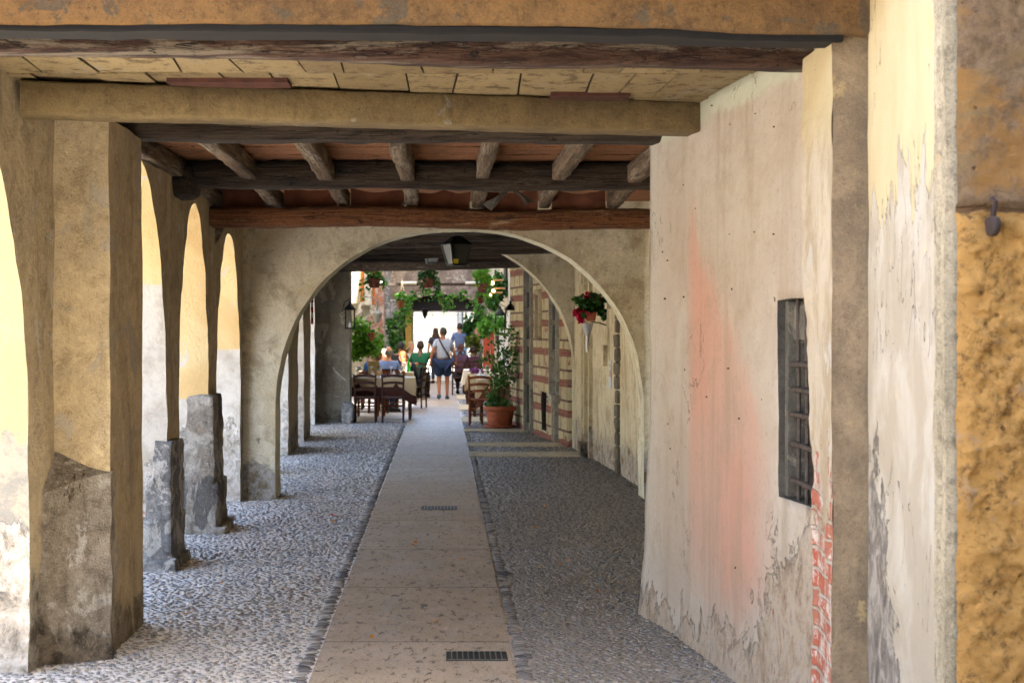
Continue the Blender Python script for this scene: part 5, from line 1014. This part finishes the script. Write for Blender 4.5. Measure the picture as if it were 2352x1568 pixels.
ED = [('pel', 'waist'), ('waist', 'chest'), ('chest', 'neck'), ('neck', 'head'), ('chest', 'shl'), ('shl', 'ell'), ('ell', 'wrl'), ('chest', 'shr'), ('shr', 'elr'), ('elr', 'wrr'), ('pel', 'hil'), ('hil', 'knl'), ('knl', 'anl'), ('anl', 'tol'), ('pel', 'hir'), ('hir', 'knr'), ('knr', 'anr'), ('anr', 'tor')]
RAD = dict(pel=.13, waist=.12, chest=.135, neck=.055, head=.06, shl=.06, ell=.04, wrl=.027, shr=.06, elr=.04, wrr=.027, hil=.09, knl=.055, anl=.036, tol=.035, hir=.09, knr=.055, anr=.036, tor=.035)
def person(label, loc, rz, pose, skin, top, bottom, hair, s=1.0, shorts=False, longhair=0, bald=False, sleeves='short', headturn=0, shoes=BLK, w_=1.0, collar=None):
    t = thing('person', label, 'person', loc, rz, 'people on the walkway and at the tables'); P = {k: Vector(v)*s for k, v in pose.items()}
    J = {k: (P[k], RAD[k]*s*(w_ if k in ('pel', 'waist', 'chest') else 1)) for k in RAD}
    mb = MB(); merge(mb, skinmesh(J, ED, 2))
    hc = P['head']+Vector((0, .015, .075))*s; Rz = Matrix.Rotation(headturn, 4, 'Z')
    def hd(u, v):
        th_, ph = u*2*math.pi, v*math.pi; x, y, z = math.sin(ph)*math.cos(th_), math.sin(ph)*math.sin(th_), -math.cos(ph)
        j = .80 if z < -.2 else 1; rx, ry, rz_ = .075, .094, .118; k = 1-.26*max(0, -z)**1.5
        yy = y*ry*(1-.1*max(0, -z))+(.018*math.exp(-((x/.16)**2))*math.exp(-((z+.12)/.16)**2) if y > 0 else 0)+(.01 if y > 0 and z < -.45 else 0)
        yy -= .008*(math.exp(-((abs(x)-.38)/.16)**2)*math.exp(-((z-.08)/.13)**2)) if y > 0 else 0
        return hc+(Rz @ Vector((x*rx*k, yy, z*rz_)))*s
    mb.grid(hd, 22, 18)
    for sd in (-1, 1): mb.ell(hc+(Rz @ Vector((sd*.077, -.005, -.01)))*s, (.012*s, .02*s, .03*s), 8, 6)
    for sd, w, e in ((-1, 'wrl', 'ell'), (1, 'wrr', 'elr')):      # hands: palm, four fingers, thumb
        d = (P[w]-P[e]).normalized(); side = d.cross(Vector((0, 1, 0))); side = side.normalized() if side.length > .2 else Vector((1, 0, 0)); nn = d.cross(side); wv = P[w]
        fwd = nn if nn.y > 0 else -nn; a = d*.05*s
        mb.tube([wv-d*.01*s, wv+d*.03*s, wv+d*.07*s, wv+d*.09*s], [.024*s, .03*s, .033*s, .028*s], 10)
        for k in range(4):
            L = (.07, .08, .075, .058)[k]*s; b = wv+d*.085*s+fwd*(.027-.018*k)*s; cu = side*(-sd)*.012*s; mb.tube([b, b+d*L*.45+cu*.3, b+d*L*.8+cu*1.2, b+d*L*.95+cu*2], [.0095*s, .009*s, .008*s, .006*s], 7)
        b = wv+d*.035*s+fwd*.024*s; mb.tube([b, b+(d*.5+fwd).normalized()*.035*s, b+(d*1.3+fwd).normalized()*.065*s], [.012*s, .011*s, .008*s], 7)
    mb.build('body', skin, t, ang=180)
    for sd in (-1, 1):
        mb = MB(); mb.ell(hc+(Rz @ Vector((sd*.03, .088, .008)))*s, (.011*s, .006*s, .006*s), 8, 6); mb.build('eye', BLK, t)
    mb = MB(); mb.ell(hc+(Rz @ Vector((0, .092, -.058)))*s, (.02*s, .006*s, .006*s), 8, 6); mb.build('mouth', flat('lips', (150, 80, 70), .5), t)
    # hair
    mb = MB()
    def hr(u, v):
        th_ = u*2*math.pi; x, y = math.cos(th_), math.sin(th_); front = max(0, y); zmin = -.35+.75*front**.7 if not longhair else -.5+.9*front
        ph = math.acos(zmin) if abs(zmin) < 1 else 1.5; ph = ph*v; z = math.cos(ph); r = math.sin(ph)
        if bald: z = .25-.6*v+.5*front*v; r = 1.0-.02*v
        return hc+(Rz @ Vector((x*r*.084, y*r*.1-.006, z*.127)))*s
    mb.grid(hr, 22, 8); 
    if longhair:
        mb.grid(lambda u, v: hc+(Rz @ Vector((math.cos(math.pi+u*math.pi)*(.088+.05*v), math.sin(math.pi+u*math.pi)*(.1+.03*v)-.01*v, -.03-longhair*v)))*s, 14, 8)
    o = weld(mb.build('hair', hair, t, ang=180, disp=(.004, 22))); md = o.modifiers.new('thick', 'SOLIDIFY'); md.thickness = .008*s
    # clothes
    tk = ['pel', 'waist', 'chest', 'neck', 'shl', 'shr'] ; J2 = {k: (P[k], (RAD[k]*(w_ if k in ('pel', 'waist', 'chest') else 1)+(.02 if k in ('pel', 'waist', 'chest') else .02))*s) for k in tk}
    J2['neck'] = (P['neck']-Vector((0, 0, .035))*s, .068*s); J2['pel'] = (P['pel']+Vector((0, 0, .0)), (.165*w_)*s); E2 = [('pel', 'waist'), ('waist', 'chest'), ('chest', 'neck'), ('chest', 'shl'), ('chest', 'shr')]
    for sd in 'lr':
        f = .62 if sleeves == 'short' else 1.0
        if sleeves == 'none': continue
        J2['el'+sd] = (P['sh'+sd].lerp(P['el'+sd], f), (.062 if sleeves == 'short' else .052)*s); E2.append(('sh'+sd, 'el'+sd))
        if sleeves == 'long': J2['wr'+sd] = (P['el'+sd].lerp(P['wr'+sd], .93), .042*s); E2.append(('el'+sd, 'wr'+sd))
    mb = MB(); merge(mb, skinmesh(J2, E2, 2)); mb.build('top', top, t, ang=180)
    J3 = {'pel': (P['pel']+Vector((0, 0, .02)), .16*w_*s)}; E3 = []
    for sd in 'lr':
        J3['hi'+sd] = (P['hi'+sd], (.13 if shorts else .108)*s); E3.append(('pel', 'hi'+sd)); J3['kn'+sd] = (P['hi'+sd].lerp(P['kn'+sd], .88 if shorts else 1), (.125 if shorts else .068)*s); E3.append(('hi'+sd, 'kn'+sd))
        if not shorts: J3['an'+sd] = (P['kn'+sd].lerp(P['an'+sd], .9), .05*s); E3.append(('kn'+sd, 'an'+sd))
    mb = MB(); merge(mb, skinmesh(J3, E3, 2)); mb.build('shorts' if shorts else 'trousers', bottom, t, ang=180)
    for sd in 'lr':
        mb = MB(); a, b = P['an'+sd], P['to'+sd]; d = (b-a); d.z = 0; d.normalize(); z0 = Vector((0, 0, 1)); base = min(a.z, b.z)-.04*s
        mb.tube([a-d*.06*s+z0*(-.02*s), a+d*.0*s+z0*(-.02*s), a.lerp(b, .6)+z0*(-.012*s), b+d*.05*s-z0*.004*s], [.036*s, .052*s, .046*s, .03*s], 12); mb.build('shoe', shoes, t)
    return t, P
CL = lambda n, c, v=.2, ro=.85: flat(n, c, ro, .75, v, 0, 7)
pz = dict(STAND, knl=(-.1, .03, .5), anl=(-.105, -.10, .12), tol=(-.11, .03, .05), knr=(.1, .08, .5), anr=(.1, .06, .08), tor=(.12, .21, .04), ell=(-.27, -.06, 1.14), wrl=(-.31, -.02, .9), elr=(.27, .03, 1.14), wrr=(.31, .12, .92), waist=(0, .01, 1.08))
t, P = person('walking man seen from behind in grey-blue t-shirt and navy shorts, dark strap across his back', (0.02, 34.3, 0), R(4), pz, SKIN2, CL('grey_blue_tshirt', (158, 166, 184), .15), CL('navy_shorts', (28, 48, 84), .35), flat('grey_black_hair', (52, 50, 50), .8, .7), s=1.0, shorts=True, headturn=R(35), shoes=flat('teal_grey_shoes', (70, 90, 100), .7), w_=1.22)
mb = MB(); S_ = Vector; pts = [S_((-.10, .10, 1.40)), S_((-.11, .0, 1.475)), S_((-.08, -.10, 1.42)), S_((-.01, -.165, 1.28)), S_((.07, -.18, 1.15)), S_((.15, -.15, 1.02)), S_((.2, -.06, .95))]; mb.tube(pts, .016, 6); mb.build('bag_strap', BLK, t)
t, P = person('woman in a dark top with brown hair, mostly hidden behind the walking man', (-.2, 44.5, 0), R(20), dict(STAND), SKIN, CL('dark_grey_top', (60, 60, 70)), CL('dark_trousers', (50, 50, 60)), flat('brown_hair', (70, 46, 38), .8), longhair=.16)
t, P = person('standing man in grey-blue pullover and pale jeans beyond the passage mouth', (.56, 46, 0), R(-5), dict(STAND, elr=(.26, .05, 1.15), wrr=(.18, .2, 1.05)), SKIN, CL('slate_pullover', (104, 120, 150)), CL('pale_jeans', (110, 156, 184)), flat('short_brown_hair', (62, 46, 40), .8), s=1.09, sleeves='long')
mb = MB(); mb.lathe([(.2, .97), (.205, 1.02), (.2, 1.07)], seg=20); mb.build('white_hem', WHITE, t)
sd = lambda p, **k: dict(SIT, **k)
person('balding man in a light blue shirt sitting with his back to the viewer', (-1.12, 29.58, 0), R(-4), sd(0), SKIN, CL('light_blue_shirt', (140, 164, 214), .15), CL('grey_trousers', (80, 84, 96)), flat('grey_fringe_hair', (150, 146, 144), .8, .7), s=1.0, bald=True, sleeves='long', w_=1.28)
person('man in a bright blue jacket sitting sideways under the green shrub', (-1.46, 29.1, 0), R(-62), sd(0, chest=(0, .05, .86), neck=(0, .09, 1.04), head=(0, .14, 1.12)), SKIN2, CL('bright_blue_jacket', (28, 84, 150), .35), CL('blue_trousers', (36, 60, 100)), flat('thin_brown_hair', (110, 84, 66), .8), s=.98, sleeves='long', w_=1.15)
person('redheaded woman in a black top leaning over the second left table', (-.66, 30.65, 0), R(72), sd(0, chest=(0, .08, .84), neck=(0, .14, 1.0), head=(0, .19, 1.07), wrl=(-.12, .42, .86), wrr=(.15, .4, .84)), SKIN, CL('black_top', (20, 34, 46)), CL('black_trousers', (24, 26, 34)), flat('auburn_hair', (176, 94, 50), .6, .85, .3, 0, 20), s=.97, longhair=.32, sleeves='none')
person('person in a green shirt pointing with a raised right arm', (-.55, 35.0, 0), R(-8), sd(0, elr=(.36, .03, 1.06), wrr=(.55, .1, 1.3)), SKIN3, CL('green_shirt', (20, 92, 62)), CL('dark_jeans', (40, 40, 50)), flat('short_dark_hair', (60, 42, 34), .8), s=1.06, w_=1.1)
person('companion with light brown hair left of the person in green', (-.84, 36.6, 0), R(-150), sd(0), SKIN, CL('white_blouse', (200, 196, 190)), CL('dark_skirt', (50, 44, 50)), flat('light_brown_hair', (150, 120, 84), .7), s=1.04, longhair=.05, headturn=R(20))
person('dark-clothed diner with black hair behind the blue shirted man', (-1.02, 34.0, 0), R(-30), sd(0), SKIN2, CL('black_jacket', (26, 26, 34)), CL('black_trousers_b', (24, 24, 30)), flat('black_hair', (30, 28, 30), .7), s=1.05, sleeves='long', w_=1.15)
person('older diner with grey hair facing the table on the far left', (-1.28, 31.25, 0), R(190), sd(0), SKIN, CL('grey_knit', (170, 160, 160)), CL('grey_slacks', (90, 90, 96)), flat('white_hair', (200, 196, 190), .8), s=.95, sleeves='long')
person('person in a plum jumper, left of the couple in dark chairs', (.46, 36.85, 0), R(-8), sd(0), SKIN3, CL('plum_jumper', (80, 54, 74)), CL('dark_slacks', (40, 36, 44)), flat('reddish_brown_hair', (84, 50, 44), .8), s=1.0, sleeves='long', longhair=.06)
person('person in a dark red top, right of the couple in dark chairs', (.8, 36.9, 0), R(12), sd(0), SKIN3, CL('dark_red_top', (70, 36, 48)), CL('dark_slacks_b', (36, 32, 40)), flat('very_dark_hair', (50, 32, 30), .8), s=.95, sleeves='long')
